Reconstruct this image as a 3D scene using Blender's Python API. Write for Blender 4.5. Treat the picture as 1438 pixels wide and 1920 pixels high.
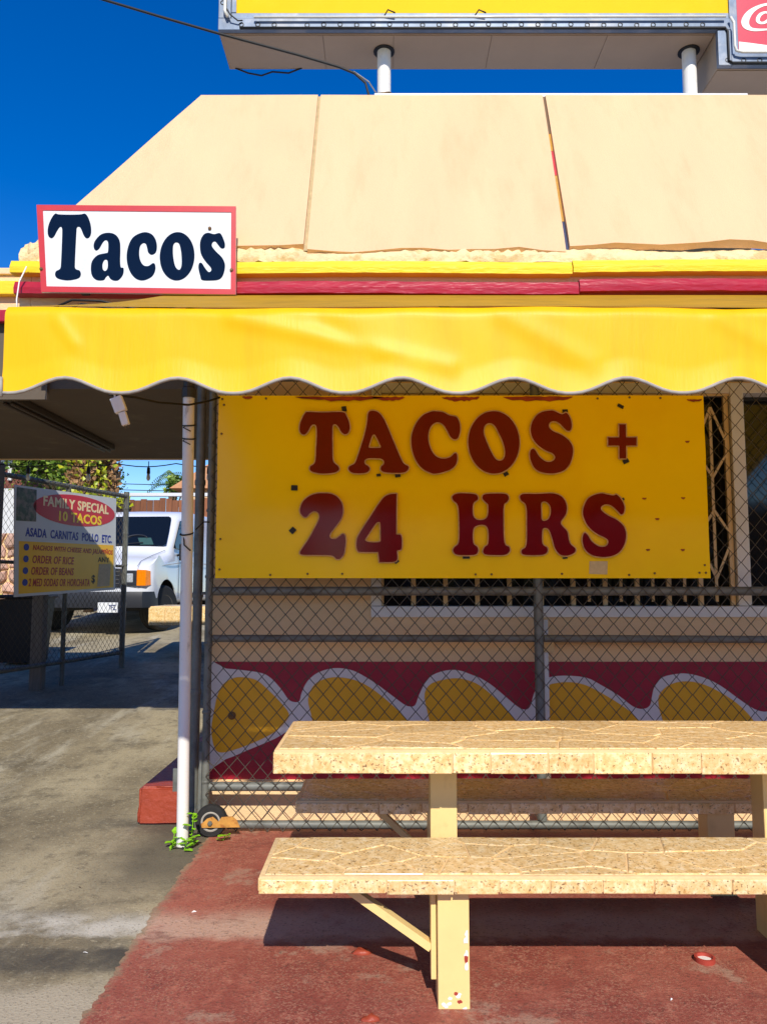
import bpy, bmesh, math, random
from mathutils import Vector, Matrix, Euler
R = math.radians
for o in list(bpy.data.objects): bpy.data.objects.remove(o)
SC = bpy.context.scene
COL = SC.collection

# ------------------------------------------------------------------ camera, sky, sun, exposure
cam_d = bpy.data.cameras.new('camera'); cam = bpy.data.objects.new('camera', cam_d); COL.objects.link(cam)
cam_d.sensor_fit = 'VERTICAL'; cam_d.sensor_height = 36.0; cam_d.lens = 36.0*1450/1920
cam_d.clip_start = .05; cam_d.clip_end = 2000
cam.location = (0, 0, 1.3); cam.rotation_euler = (R(90+5.32), 0, 0)
SC.camera = cam
SUN_EL, SUN_AZ = 37.8, 173.7           # azimuth clockwise from +Y
W = bpy.data.worlds.new('World'); SC.world = W; W.use_nodes = True
wn = W.node_tree.nodes; wl = W.node_tree.links
bg = wn['Background']; sky = wn.new('ShaderNodeTexSky'); sky.sky_type = 'NISHITA'; sky.sun_disc = False
sky.sun_elevation = R(SUN_EL); sky.sun_rotation = R(SUN_AZ)
sky.altitude = 0; sky.air_density = 1.0; sky.dust_density = 0; sky.ozone_density = 3
hsv = wn.new('ShaderNodeHueSaturation'); hsv.inputs['Saturation'].default_value = 1.45; hsv.inputs['Hue'].default_value = .517
wl.new(sky.outputs[0], hsv.inputs['Color']); wl.new(hsv.outputs[0], bg.inputs[0])
bg.inputs[1].default_value = .15
sd = bpy.data.lights.new('sun', 'SUN'); sd.energy = 4.6; sd.angle = R(.53); sd.color = (1, .94, .83)
sun = bpy.data.objects.new('sun', sd); COL.objects.link(sun); sun.location = (3, -10, 12)
LIGHT_DIR = Vector((-.11, 1, -.78)).normalized()
sun.rotation_euler = LIGHT_DIR.to_track_quat('-Z', 'Y').to_euler()
vs = SC.view_settings; vs.view_transform = 'Standard'; vs.look = 'None'; vs.exposure = .1; vs.gamma = 1; vs.use_curve_mapping = False

# ------------------------------------------------------------------ helpers
def lin(r, g, b):
    return tuple(((c/255)/12.92 if c/255 <= .04045 else ((c/255+.055)/1.055)**2.4) for c in (r, g, b))
def hexl(c): return lin(*c)
rnd = random.Random(7)

def mat(name, c, rough=.6, var=.12, scale=6, bump=.0, bscale=60, metal=0, spec=.5, rand=0, c2=None, c2amt=.5, c2scale=3, c2edge=(.5, .6), stretch=(1,1,1), coat=0, trans=0, finev=0):
    """principled with noise variation of value, an optional second colour in patches, bump"""
    m = bpy.data.materials.new(name); m.use_nodes = True
    nt = m.node_tree; n = nt.nodes; l = nt.links
    b = n['Principled BSDF']; b.inputs['Roughness'].default_value = rough; b.inputs['Metallic'].default_value = metal
    b.inputs['Specular IOR Level'].default_value = spec
    if coat: b.inputs['Coat Weight'].default_value = coat; b.inputs['Coat Roughness'].default_value = .08
    tc = n.new('ShaderNodeTexCoord'); mp = n.new('ShaderNodeMapping'); mp.inputs['Scale'].default_value = stretch
    geo = n.new('ShaderNodeNewGeometry')
    l.new(geo.outputs['Position'], mp.inputs['Vector'])
    col = n.new('ShaderNodeRGB'); col.outputs[0].default_value = (*c, 1); out = col.outputs[0]
    if c2 is not None:
        no = n.new('ShaderNodeTexNoise'); no.inputs['Scale'].default_value = c2scale; no.inputs['Detail'].default_value = 5; no.inputs['Roughness'].default_value = .65
        l.new(mp.outputs[0], no.inputs['Vector'])
        rp = n.new('ShaderNodeMapRange'); rp.inputs[1].default_value = c2edge[0]; rp.inputs[2].default_value = c2edge[1]; rp.inputs[3].default_value = 0; rp.inputs[4].default_value = c2amt
        l.new(no.outputs['Fac'], rp.inputs[0])
        mx = n.new('ShaderNodeMix'); mx.data_type = 'RGBA'; l.new(rp.outputs[0], mx.inputs[0]); l.new(out, mx.inputs[6]); mx.inputs[7].default_value = (*c2, 1); out = mx.outputs[2]
    if var or rand or finev:
        no = n.new('ShaderNodeTexNoise'); no.inputs['Scale'].default_value = scale; no.inputs['Detail'].default_value = 4; no.inputs['Roughness'].default_value = .6
        l.new(mp.outputs[0], no.inputs['Vector'])
        mr = n.new('ShaderNodeMapRange'); mr.inputs[1].default_value = .25; mr.inputs[2].default_value = .75; mr.inputs[3].default_value = 1-var; mr.inputs[4].default_value = 1+var
        l.new(no.outputs['Fac'], mr.inputs[0]); v = mr.outputs[0]
        if finev:
            n2 = n.new('ShaderNodeTexNoise'); n2.inputs['Scale'].default_value = 140; n2.inputs['Detail'].default_value = 3
            l.new(mp.outputs[0], n2.inputs['Vector'])
            m2 = n.new('ShaderNodeMapRange'); m2.inputs[1].default_value = .3; m2.inputs[2].default_value = .7; m2.inputs[3].default_value = 1-finev; m2.inputs[4].default_value = 1+finev
            l.new(n2.outputs['Fac'], m2.inputs[0])
            mm = n.new('ShaderNodeMath'); mm.operation = 'MULTIPLY'; l.new(v, mm.inputs[0]); l.new(m2.outputs[0], mm.inputs[1]); v = mm.outputs[0]
        if rand:
            oi = n.new('ShaderNodeObjectInfo'); m3 = n.new('ShaderNodeMapRange'); m3.inputs[3].default_value = 1-rand; m3.inputs[4].default_value = 1+rand
            l.new(oi.outputs['Random'], m3.inputs[0]); mm = n.new('ShaderNodeMath'); mm.operation = 'MULTIPLY'; l.new(v, mm.inputs[0]); l.new(m3.outputs[0], mm.inputs[1]); v = mm.outputs[0]
        vm = n.new('ShaderNodeVectorMath'); vm.operation = 'SCALE'; l.new(out, vm.inputs[0]); l.new(v, vm.inputs['Scale']); out = vm.outputs[0]
    l.new(out, b.inputs['Base Color'])
    if trans: b.inputs['Transmission Weight'].default_value = trans
    if bump:
        bn = n.new('ShaderNodeTexNoise'); bn.inputs['Scale'].default_value = bscale; bn.inputs['Detail'].default_value = 3
        l.new(mp.outputs[0], bn.inputs['Vector'])
        bp = n.new('ShaderNodeBump'); bp.inputs['Strength'].default_value = bump; bp.inputs['Distance'].default_value = .01
        l.new(bn.outputs['Fac'], bp.inputs['Height']); l.new(bp.outputs[0], b.inputs['Normal'])
    return m

def tag(o, label=None, cat=None, group=None, kind=None):
    if label: o['label'] = label
    if cat: o['category'] = cat
    if group: o['group'] = group
    if kind: o['kind'] = kind
    return o
ORG = {}
def thing(name, loc, label, cat, group=None, rz=0, kind=None):
    o = bpy.data.objects.new(name, None); COL.objects.link(o); o.location = loc; o.rotation_euler = (0, 0, rz); o.empty_display_size = .1
    ORG[o] = Vector(loc) if not rz else Vector((0, 0, 0))     # rotated things are built in local coordinates
    return tag(o, label, cat, group, kind)

class MB:
    def __init__(s): s.v = []; s.f = []
    def add(s, vs, fs):
        k = len(s.v); s.v += [tuple(p) for p in vs]; s.f += [tuple(i+k for i in f) for f in fs]; return s
    def box(s, x0, x1, y0, y1, z0, z1, M=None):
        P = [(x0,y0,z0),(x1,y0,z0),(x1,y1,z0),(x0,y1,z0),(x0,y0,z1),(x1,y0,z1),(x1,y1,z1),(x0,y1,z1)]
        if M: P = [M @ Vector(p) for p in P]
        return s.add(P, [(0,3,2,1),(4,5,6,7),(0,1,5,4),(1,2,6,5),(2,3,7,6),(3,0,4,7)])
    def bbox(s, x0, x1, y0, y1, z0, z1, b=.004, M=None):     # box with chamfered edges
        bm = bmesh.new(); bmesh.ops.create_cube(bm, size=1)
        for v in bm.verts:
            v.co = Vector(((x0+x1)/2+v.co.x*(x1-x0), (y0+y1)/2+v.co.y*(y1-y0), (z0+z1)/2+v.co.z*(z1-z0)))
        bmesh.ops.bevel(bm, geom=list(bm.edges), offset=b, segments=2, profile=.6, affect='EDGES')
        bm.verts.index_update(); P = [v.co.copy() for v in bm.verts]
        if M: P = [M @ p for p in P]
        s.add(P, [[v.index for v in f.verts] for f in bm.faces]); bm.free(); return s
    def tube(s, pts, r, n=8, cap=True, closed=False):
        pts = [Vector(p) for p in pts]; N = len(pts); rr = r if isinstance(r, (list, tuple)) else [r]*N
        k = len(s.v); up = Vector((0,0,1)); prev = None
        for i, p in enumerate(pts):
            if closed: d = pts[(i+1) % N]-pts[i-1]
            else: d = pts[min(i+1, N-1)]-pts[max(i-1, 0)]
            d.normalize()
            a = prev-d*prev.dot(d) if prev is not None else (up.cross(d) if abs(d.z) < .95 else Vector((1,0,0)).cross(d))
            if a.length < 1e-6: a = Vector((1,0,0)).cross(d)
            a.normalize(); b = d.cross(a); prev = a
            for j in range(n):
                t = 2*math.pi*j/n; s.v.append(tuple(p+(a*math.cos(t)+b*math.sin(t))*rr[i]))
        for i in range(N if closed else N-1):
            for j in range(n):
                i2 = (i+1) % N
                s.f.append((k+i*n+j, k+i*n+(j+1) % n, k+i2*n+(j+1) % n, k+i2*n+j))
        if cap and not closed:
            s.f.append(tuple(k+j for j in reversed(range(n)))); s.f.append(tuple(k+(N-1)*n+j for j in range(n)))
        return s
    def lathe(s, prof, M, n=20):      # prof: (r, h) about local Z, M places it
        k = len(s.v)
        for r, h in prof:
            for j in range(n):
                t = 2*math.pi*j/n; s.v.append(tuple(M @ Vector((r*math.cos(t), r*math.sin(t), h))))
        m = len(prof)
        for i in range(m-1):
            for j in range(n): s.f.append((k+i*n+j, k+i*n+(j+1) % n, k+(i+1)*n+(j+1) % n, k+(i+1)*n+j))
        s.f.append(tuple(k+j for j in reversed(range(n)))); s.f.append(tuple(k+(m-1)*n+j for j in range(n)))
        return s
    def bar(s, p, q, w, t):           # rectangular bar p->q, w wide in the XZ plane, t thick along Y
        p = Vector(p); q = Vector(q); d = (q-p).normalized(); y = Vector((0,1,0)); a = d.cross(y); a.normalize()
        P = []
        for c in (p, q):
            for sa, sy in ((-1,-1),(1,-1),(1,1),(-1,1)): P.append(c+a*sa*w/2+y*sy*t/2)
        return s.add(P, [(0,3,2,1),(4,5,6,7),(0,1,5,4),(1,2,6,5),(2,3,7,6),(3,0,4,7)])
    def build(s, name, m, parent=None, smooth=False, label=None, cat=None, group=None, kind=None, auto=None):
        me = bpy.data.meshes.new(name)
        root = parent
        while root is not None and root.parent is not None: root = root.parent
        off = ORG.get(root, Vector((0,0,0))) if root is not None else Vector((0,0,0))
        me.from_pydata([(p[0]-off.x, p[1]-off.y, p[2]-off.z) for p in s.v], [], s.f)
        me.update()
        bm = bmesh.new(); bm.from_mesh(me); bmesh.ops.recalc_face_normals(bm, faces=bm.faces); bm.to_mesh(me); bm.free()
        if m: me.materials.append(m)
        if smooth:
            for p in me.polygons: p.use_smooth = True
            if auto is not None:
                me.set_sharp_from_angle(angle=R(auto))
        o = bpy.data.objects.new(name, me); COL.objects.link(o); o.parent = parent
        return tag(o, label, cat, group, kind)

def smooth_closed(P, k=5):
    """closed Catmull-Rom through P; a point written (x, y, 1) stays a corner"""
    out = []; n = len(P)
    for i in range(n):
        p0, p1, p2, p3 = P[i-1], P[i], P[(i+1) % n], P[(i+2) % n]
        c1 = len(p1) > 2; c2 = len(p2) > 2
        a, b = Vector(p1[:2]), Vector(p2[:2])
        ta = Vector((0,0)) if c1 else (b-Vector(p0[:2]))*.5
        tb = Vector((0,0)) if c2 else (Vector(p3[:2])-a)*.5
        if c1: ta = (b-a)*.6
        if c2: tb = (b-a)*.6
        for j in range(k):
            t = j/k; t2 = t*t; t3 = t2*t
            out.append(tuple(a*(2*t3-3*t2+1)+ta*(t3-2*t2+t)+b*(-2*t3+3*t2)+tb*(t3-t2)))
    return out
def ellipse(cx, cy, rx, ry, n=40, rot=0):
    return [(cx+rx*math.cos(t)*math.cos(rot)-ry*math.sin(t)*math.sin(rot), cy+rx*math.cos(t)*math.sin(rot)+ry*math.sin(t)*math.cos(rot)) for t in [2*math.pi*i/n for i in range(n)]]
def fill(loops, thick):
    """filled flat shape with holes as verts/faces, x right, y up, front at z=+thick"""
    cu = bpy.data.curves.new('c', 'CURVE'); cu.dimensions = '2D'; cu.fill_mode = 'BOTH'; cu.extrude = thick/2
    for lp in loops:
        sp = cu.splines.new('POLY'); sp.points.add(len(lp)-1)
        for i, p in enumerate(lp): sp.points[i].co = (p[0], p[1], 0, 1)
        sp.use_cyclic_u = True
    o = bpy.data.objects.new('c', cu); COL.objects.link(o)
    dg = bpy.context.evaluated_depsgraph_get(); me = bpy.data.meshes.new_from_object(o.evaluated_get(dg))
    V = [(v.co.x, v.co.y, v.co.z+thick/2) for v in me.vertices]; F = [tuple(p.vertices) for p in me.polygons]
    bpy.data.objects.remove(o); bpy.data.curves.remove(cu); bpy.data.meshes.remove(me)
    return V, F
def plate(loops, Y, thick):      # shape drawn in (X,Z), back at Y, front towards the camera
    V, F = fill(loops, thick); mb = MB(); mb.add([(x, Y-z, y) for x, y, z in V], F); return mb
def text_shape(txt, x0, x1, z0, z1, thick, bold=.012, shear=0, Y=0):
    cu = bpy.data.curves.new('t', 'FONT'); cu.body = txt; cu.size = 1; cu.offset = bold; cu.extrude = thick/2; cu.shear = shear; cu.resolution_u = 3; cu.space_character = 1.08
    o = bpy.data.objects.new('t', cu); COL.objects.link(o)
    dg = bpy.context.evaluated_depsgraph_get(); me = bpy.data.meshes.new_from_object(o.evaluated_get(dg))
    V = [v.co.copy() for v in me.vertices]; F = [tuple(p.vertices) for p in me.polygons]
    bpy.data.objects.remove(o); bpy.data.curves.remove(cu); bpy.data.meshes.remove(me)
    ax, bx = min(v.x for v in V), max(v.x for v in V); ay, by = min(v.y for v in V), max(v.y for v in V)
    mb = MB(); mb.add([(x0+(v.x-ax)/(bx-ax)*(x1-x0), Y-v.z-thick/2, z0+(v.y-ay)/(by-ay)*(z1-z0)) for v in V], F); return mb
def clip(poly, nx, ny, c):       # keep nx*x+ny*y <= c
    out = []
    for i in range(len(poly)):
        a, b = poly[i], poly[(i+1) % len(poly)]; da = nx*a[0]+ny*a[1]-c; db = nx*b[0]+ny*b[1]-c
        if da <= 0: out.append(a)
        if (da < 0) != (db < 0) and abs(da-db) > 1e-9:
            t = da/(da-db); out.append((a[0]+(b[0]-a[0])*t, a[1]+(b[1]-a[1])*t))
    return out
def cells(x0, x1, y0, y1, seeds, gap):
    res = []
    for i, s in enumerate(seeds):
        p = [(x0,y0),(x1,y0),(x1,y1),(x0,y1)]
        for j, q in enumerate(seeds):
            if i == j: continue
            dx, dy = q[0]-s[0], q[1]-s[1]; L = math.hypot(dx, dy)
            if L > 1.2: continue
            dx /= L; dy /= L; c = dx*(s[0]+q[0])/2+dy*(s[1]+q[1])/2-gap/2*rnd.uniform(.6, 1.5)
            p = clip(p, dx, dy, c)
            if len(p) < 3: break
        if len(p) >= 3: res.append(p)
    return res
def ground_z(Y): 
    t = max(0, min(Y, 16)-4.9); return .0735*t

# ------------------------------------------------------------------ materials
M = {}
M['cream'] = mat('cream_stucco', lin(232,198,150), .75, .05, 3, .35, 90, c2=lin(205,175,125), c2amt=.25, c2scale=2.2, c2edge=(.52,.75))
M['mansard'] = mat('mansard_stucco', lin(226,187,143), .75, .05, 1.3, .3, 120, c2=lin(196,156,112), c2amt=.4, c2scale=2.2, c2edge=(.5,.78), stretch=(2.6,1,.45), finev=.03)
M['crumble'] = mat('crumbled_stucco', lin(232,205,155), .9, .15, 14, 1.0, 45, c2=lin(185,150,80), c2amt=.55, c2scale=10, c2edge=(.5,.62))
M['joint'] = mat('joint_grey', lin(180,160,120), .8, .2, 20)
M['yellow_trim'] = mat('yellow_trim_paint', lin(240,205,25), .45, .1, 9, .3, 40, c2=lin(120,85,30), c2amt=.7, c2scale=7, c2edge=(.68,.74), stretch=(.35,1,1.6))
M['red_trim'] = mat('red_trim_paint', lin(168,22,45), .35, .12, 9, .3, 40, c2=lin(90,20,25), c2amt=.6, c2scale=9, c2edge=(.66,.72), stretch=(.4,1,1.4))
M['awning'] = mat('yellow_vinyl', lin(252,194,0), .45, .04, 3, .06, 40, c2=lin(222,152,8), c2amt=.3, c2scale=2.2, c2edge=(.5,.75), stretch=(4,1,.5), spec=.3)
M['awning_top'] = mat('faded_awning_top', lin(214,168,36), .6, .12, 5, .15, 30, c2=lin(120,90,45), c2amt=.4, c2scale=2, c2edge=(.5,.75))
M['piping'] = mat('grey_piping', lin(160,155,145), .7, .2, 20)
M['white_pole'] = mat('white_pole_paint', lin(232,228,222), .4, .05, 6, .05, c2=lin(150,140,125), c2amt=.6, c2scale=11, c2edge=(.62,.7), stretch=(1,1,.5))
M['galv'] = mat('galvanised_steel', lin(112,114,108), .55, .25, 10, .05, metal=.15, c2=lin(66,66,60), c2amt=.5, c2scale=8, c2edge=(.5,.65))
M['dark_steel'] = mat('dark_steel', lin(52,52,50), .5, .2, 12, .05, metal=.2)
M['wire'] = mat('mesh_wire', lin(86,80,70), .7, .15, 30, spec=.2)
M['sign_yellow'] = mat('sign_acrylic_yellow', lin(254,212,0), .2, .04, 2.5, .02, 9, spec=.3, c2=lin(238,176,4), c2amt=.3, c2scale=1.6, c2edge=(.5,.75))
M['letter_red'] = mat('letter_red', lin(114,5,9), .14, .1, 8, .02, 12, spec=.3)
M['letter_rim'] = mat('letter_rim', lin(205,160,110), .5, .3, 30)
M['rust'] = mat('rust_stain', lin(165,65,12), .8, .3, 30, c2=lin(110,30,8), c2amt=.7, c2scale=22, c2edge=(.45,.6), stretch=(.35,1,1))
M['black'] = mat('black_plastic', lin(22,22,24), .5, .1, 20)
M['rubber'] = mat('black_rubber', lin(30,30,30), .75, .15, 25, .2, 80)
M['white_sign'] = mat('white_enamel', lin(226,228,228), .22, .02, 3, .01, c2=lin(190,188,180), c2amt=.35, c2scale=7, c2edge=(.6,.75))
M['board_white'] = mat('board_white', lin(205,208,210), .35, .05, 4)
M['red_border'] = mat('red_border', lin(196,48,52), .4, .08, 12)
M['black_letter'] = mat('black_letter', lin(12,16,26), .12, .1, 5)
M['bolt'] = mat('bolt', lin(120,90,55), .5, .3, 60, metal=.5)
M['mural_red'] = mat('mural_red', lin(158,12,42), .5, .12, 5, .25, 60)
M['mural_white'] = mat('mural_white', lin(222,214,208), .55, .06, 7, .25, 60)
M['mural_yellow'] = mat('mural_yellow', lin(236,172,10), .5, .07, 6, .25, 60)
M['window_white'] = mat('window_white', lin(225,222,215), .4, .05, 8)
M['grille'] = mat('grille_cream', lin(216,188,140), .45, .1, 12)
M['glass'] = mat('window_glass', lin(28,30,30), .05, .0, 5, spec=.6)
M['paint_post'] = mat('post_cream_paint', lin(240,208,138), .4, .05, 8, .06, 30, c2=lin(205,170,110), c2amt=.4, c2scale=9, c2edge=(.6,.75))
M['grout'] = mat('grout', lin(228,194,140), .85, .1, 14, .4, 70)
M['underside'] = mat('underside_shade_board', lin(92,84,74), .9, .2, 8)  # dark colour of the boards added under the slabs for deeper shade
M['chip_white'] = mat('chipped_primer', lin(235,230,225), .7, .08, 30)
M['chip_red'] = mat('chipped_red', lin(165,60,45), .7, .1, 30)
M['kerb_red'] = mat('kerb_red', lin(158,66,42), .5, .1, 10, .6, 35, c2=lin(120,45,35), c2amt=.5, c2scale=6, c2edge=(.55,.7))
M['billboard_yellow'] = mat('billboard_face', lin(238,190,2), .6, .04, 2, spec=.12, c2=lin(240,205,60), c2amt=.25, c2scale=1.2, c2edge=(.5,.75))
M['tin'] = mat('bluish_tin', lin(104,118,138), .5, .25, 6, .15, 14, metal=.3, c2=lin(160,158,158), c2amt=.5, c2scale=4, c2edge=(.5,.65))
M['billboard_under'] = mat('billboard_underside', lin(164,142,120), .75, .06, 3, .1, 20)
M['neon'] = mat('neon_tube', lin(225,222,210), .15, .05, 20)
M['hole'] = mat('socket_black', lin(14,13,13), .6, .1, 20)
M['cola_red'] = mat('cola_red', lin(205,62,78), .3, .05, 3)
M['cola_white'] = mat('cola_white', lin(242,238,225), .35, .03, 4)
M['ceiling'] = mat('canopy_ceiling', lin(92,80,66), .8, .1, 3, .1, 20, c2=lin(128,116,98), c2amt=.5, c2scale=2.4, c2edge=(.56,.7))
M['cable'] = mat('cable_black', lin(20,20,20), .6, .1, 10)
M['wood'] = mat('fence_wood', lin(128,78,48), .8, .25, 6, .3, 40, rand=.25, stretch=(6,6,.6))
M['grey_wood'] = mat('grey_wood', lin(120,115,108), .8, .25, 8, .3, 40, stretch=(6,6,.6))
M['van_white'] = mat('van_paint', lin(225,228,234), .22, .02, 3, coat=.6)
M['tinted'] = mat('tinted_glass', lin(16,20,22), .04, .0, 3, spec=.6)
M['teal'] = mat('dashboard_teal', lin(40,78,75), .6, .1, 10)
M['chrome'] = mat('lamp_chrome', lin(200,204,208), .12, .02, 5, metal=.9)
M['lens'] = mat('lamp_lens', lin(170,175,178), .1, .35, 40, coat=.5)
M['amber'] = mat('amber_lens', lin(240,130,10), .12, .2, 60, coat=.5)
M['bumper'] = mat('dark_bumper', lin(38,40,46), .45, .1, 10)
M['plate_white'] = mat('plate_white', lin(225,228,230), .4, .03, 10)
M['plate_blue'] = mat('plate_blue', lin(40,55,110), .5, .03, 10)
M['red_ell'] = mat('print_red', lin(200,22,42), .3, .04, 6)
M['print_cream'] = mat('print_cream', lin(246,225,175), .35, .03, 6)
M['print_yellow'] = mat('print_yellow', lin(246,190,20), .3, .05, 4)
M['print_yellow2'] = mat('print_bright_yellow', lin(255,220,30), .3, .03, 4)
M['print_blue'] = mat('print_blue', lin(30,45,150), .35, .05, 6)
M['print_dred'] = mat('print_dark_red', lin(175,40,25), .35, .05, 6)
M['print_photo'] = mat('print_photo', lin(120,110,95), .4, .4, 18, c2=lin(60,80,50), c2amt=.9, c2scale=14, c2edge=(.45,.55))
M['leaf'] = mat('leaf_green', lin(84,112,30), .55, .5, 3.0, c2=lin(140,160,40), c2amt=.7, c2scale=2.0, c2edge=(.45,.6))
M['leaf_dark'] = mat('leaf_dark', lin(62,92,34), .55, .5, 2.5, c2=lin(112,136,42), c2amt=.6, c2scale=1.6, c2edge=(.48,.62))
M['leaf_dead'] = mat('leaf_dead', lin(165,125,82), .75, .45, 9, c2=lin(105,75,45), c2amt=.8, c2scale=7, c2edge=(.45,.6))
M['leaf_yellow'] = mat('leaf_yellowgreen', lin(180,180,30), .5, .3, 8, c2=lin(120,140,30), c2amt=.8, c2scale=5, c2edge=(.45,.6))
M['weed'] = mat('weed_green', lin(130,185,25), .45, .25, 40)
M['bark'] = mat('bark', lin(95,75,55), .9, .3, 10, .5, 40)
M['rock'] = mat('rock_wall', lin(200,160,140), .9, .25, 6, .6, 12, rand=.2, c2=lin(140,120,90), c2amt=.5, c2scale=3)
M['house_brown'] = mat('house_brown', lin(112,62,50), .8, .2, 4)
M['house_white'] = mat('house_white', lin(205,205,205), .7, .06, 3)
M['roof_tile'] = mat('roof_tile', lin(196,140,95), .8, .15, 8, .4, 30)
M['house_tan'] = mat('house_tan', lin(205,170,130), .8, .06, 3)
M['bin'] = mat('bin_black', lin(28,28,30), .5, .1, 10)
M['bulb'] = mat('clear_bulb', lin(215,220,225), .05, 0, 5, spec=.8)
M['tube_white'] = mat('fixture_metal', lin(74,66,56), .5, .1, 10)
M['sticker'] = mat('sticker', lin(200,180,140), .6, .15, 40)
M['plug_white'] = mat('plug_white', lin(238,234,228), .4, .04, 20)

def translucent(m, f):      # sunlit vinyl lets some light through
    nt = m.node_tree; n = nt.nodes; l = nt.links; b = n['Principled BSDF']; out = [x for x in n if x.type == 'OUTPUT_MATERIAL'][0]
    t = n.new('ShaderNodeBsdfTranslucent'); mx = n.new('ShaderNodeMixShader'); mx.inputs[0].default_value = f
    l.new(b.inputs['Base Color'].links[0].from_socket, t.inputs['Color']); l.new(b.outputs[0], mx.inputs[1]); l.new(t.outputs[0], mx.inputs[2]); l.new(mx.outputs[0], out.inputs['Surface'])
translucent(M['awning_top'], .42); translucent(M['awning'], .12)
def granite():
    m = bpy.data.materials.new('yellow_granite'); m.use_nodes = True; nt = m.node_tree; n = nt.nodes; l = nt.links; b = n['Principled BSDF']
    geo = n.new('ShaderNodeNewGeometry'); oi = n.new('ShaderNodeObjectInfo')
    off = n.new('ShaderNodeVectorMath'); off.operation = 'ADD'; cmb = n.new('ShaderNodeCombineXYZ'); ml = n.new('ShaderNodeMath'); ml.operation = 'MULTIPLY'; ml.inputs[1].default_value = 20
    l.new(oi.outputs['Random'], ml.inputs[0]); l.new(ml.outputs[0], cmb.inputs[0]); l.new(ml.outputs[0], cmb.inputs[1]); l.new(geo.outputs['Position'], off.inputs[0]); l.new(cmb.outputs[0], off.inputs[1])
    def noise(s, d=4, ro=.6):
        x = n.new('ShaderNodeTexNoise'); x.inputs['Scale'].default_value = s; x.inputs['Detail'].default_value = d; x.inputs['Roughness'].default_value = ro; l.new(off.outputs[0], x.inputs['Vector']); return x.outputs['Fac']
    def ramp(f, st):
        x = n.new('ShaderNodeValToRGB'); e = x.color_ramp.elements
        e[0].position = st[0][0]; e[0].color = (*st[0][1], 1); e[1].position = st[1][0]; e[1].color = (*st[1][1], 1)
        for p, c in st[2:]: q = e.new(p); q.color = (*c, 1)
        l.new(f, x.inputs[0]); return x.outputs[0]
    base = ramp(noise(34, 5, .7), [(.32, lin(218,176,108)), (.68, lin(250,228,184)), (.48, lin(238,202,140)), (.56, lin(246,216,160))])
    def over(a, fac, c):
        x = n.new('ShaderNodeMix'); x.data_type = 'RGBA'; l.new(fac, x.inputs[0]); l.new(a, x.inputs[6]); x.inputs[7].default_value = (*c, 1); return x.outputs[2]
    bw = ((0,0,0), (1,1,1))
    c = over(base, ramp(noise(75, 3, .6), [(.58, bw[0]), (.66, (.6,.6,.6))]), lin(186,130,62))
    c = over(c, ramp(noise(120, 2, .5), [(.62, bw[0]), (.68, (.8,.8,.8))]), lin(92,62,36))
    c = over(c, ramp(noise(52, 2, .5), [(.69, bw[0]), (.73, (.7,.7,.7))]), lin(120,84,52))
    mr = n.new('ShaderNodeMapRange'); mr.inputs[3].default_value = .9; mr.inputs[4].default_value = 1.08; l.new(oi.outputs['Random'], mr.inputs[0])
    vm = n.new('ShaderNodeVectorMath'); vm.operation = 'SCALE'; l.new(c, vm.inputs[0]); l.new(mr.outputs[0], vm.inputs['Scale'])
    l.new(vm.outputs[0], b.inputs['Base Color']); b.inputs['Roughness'].default_value = .24
    return m
M['granite'] = granite()

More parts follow.
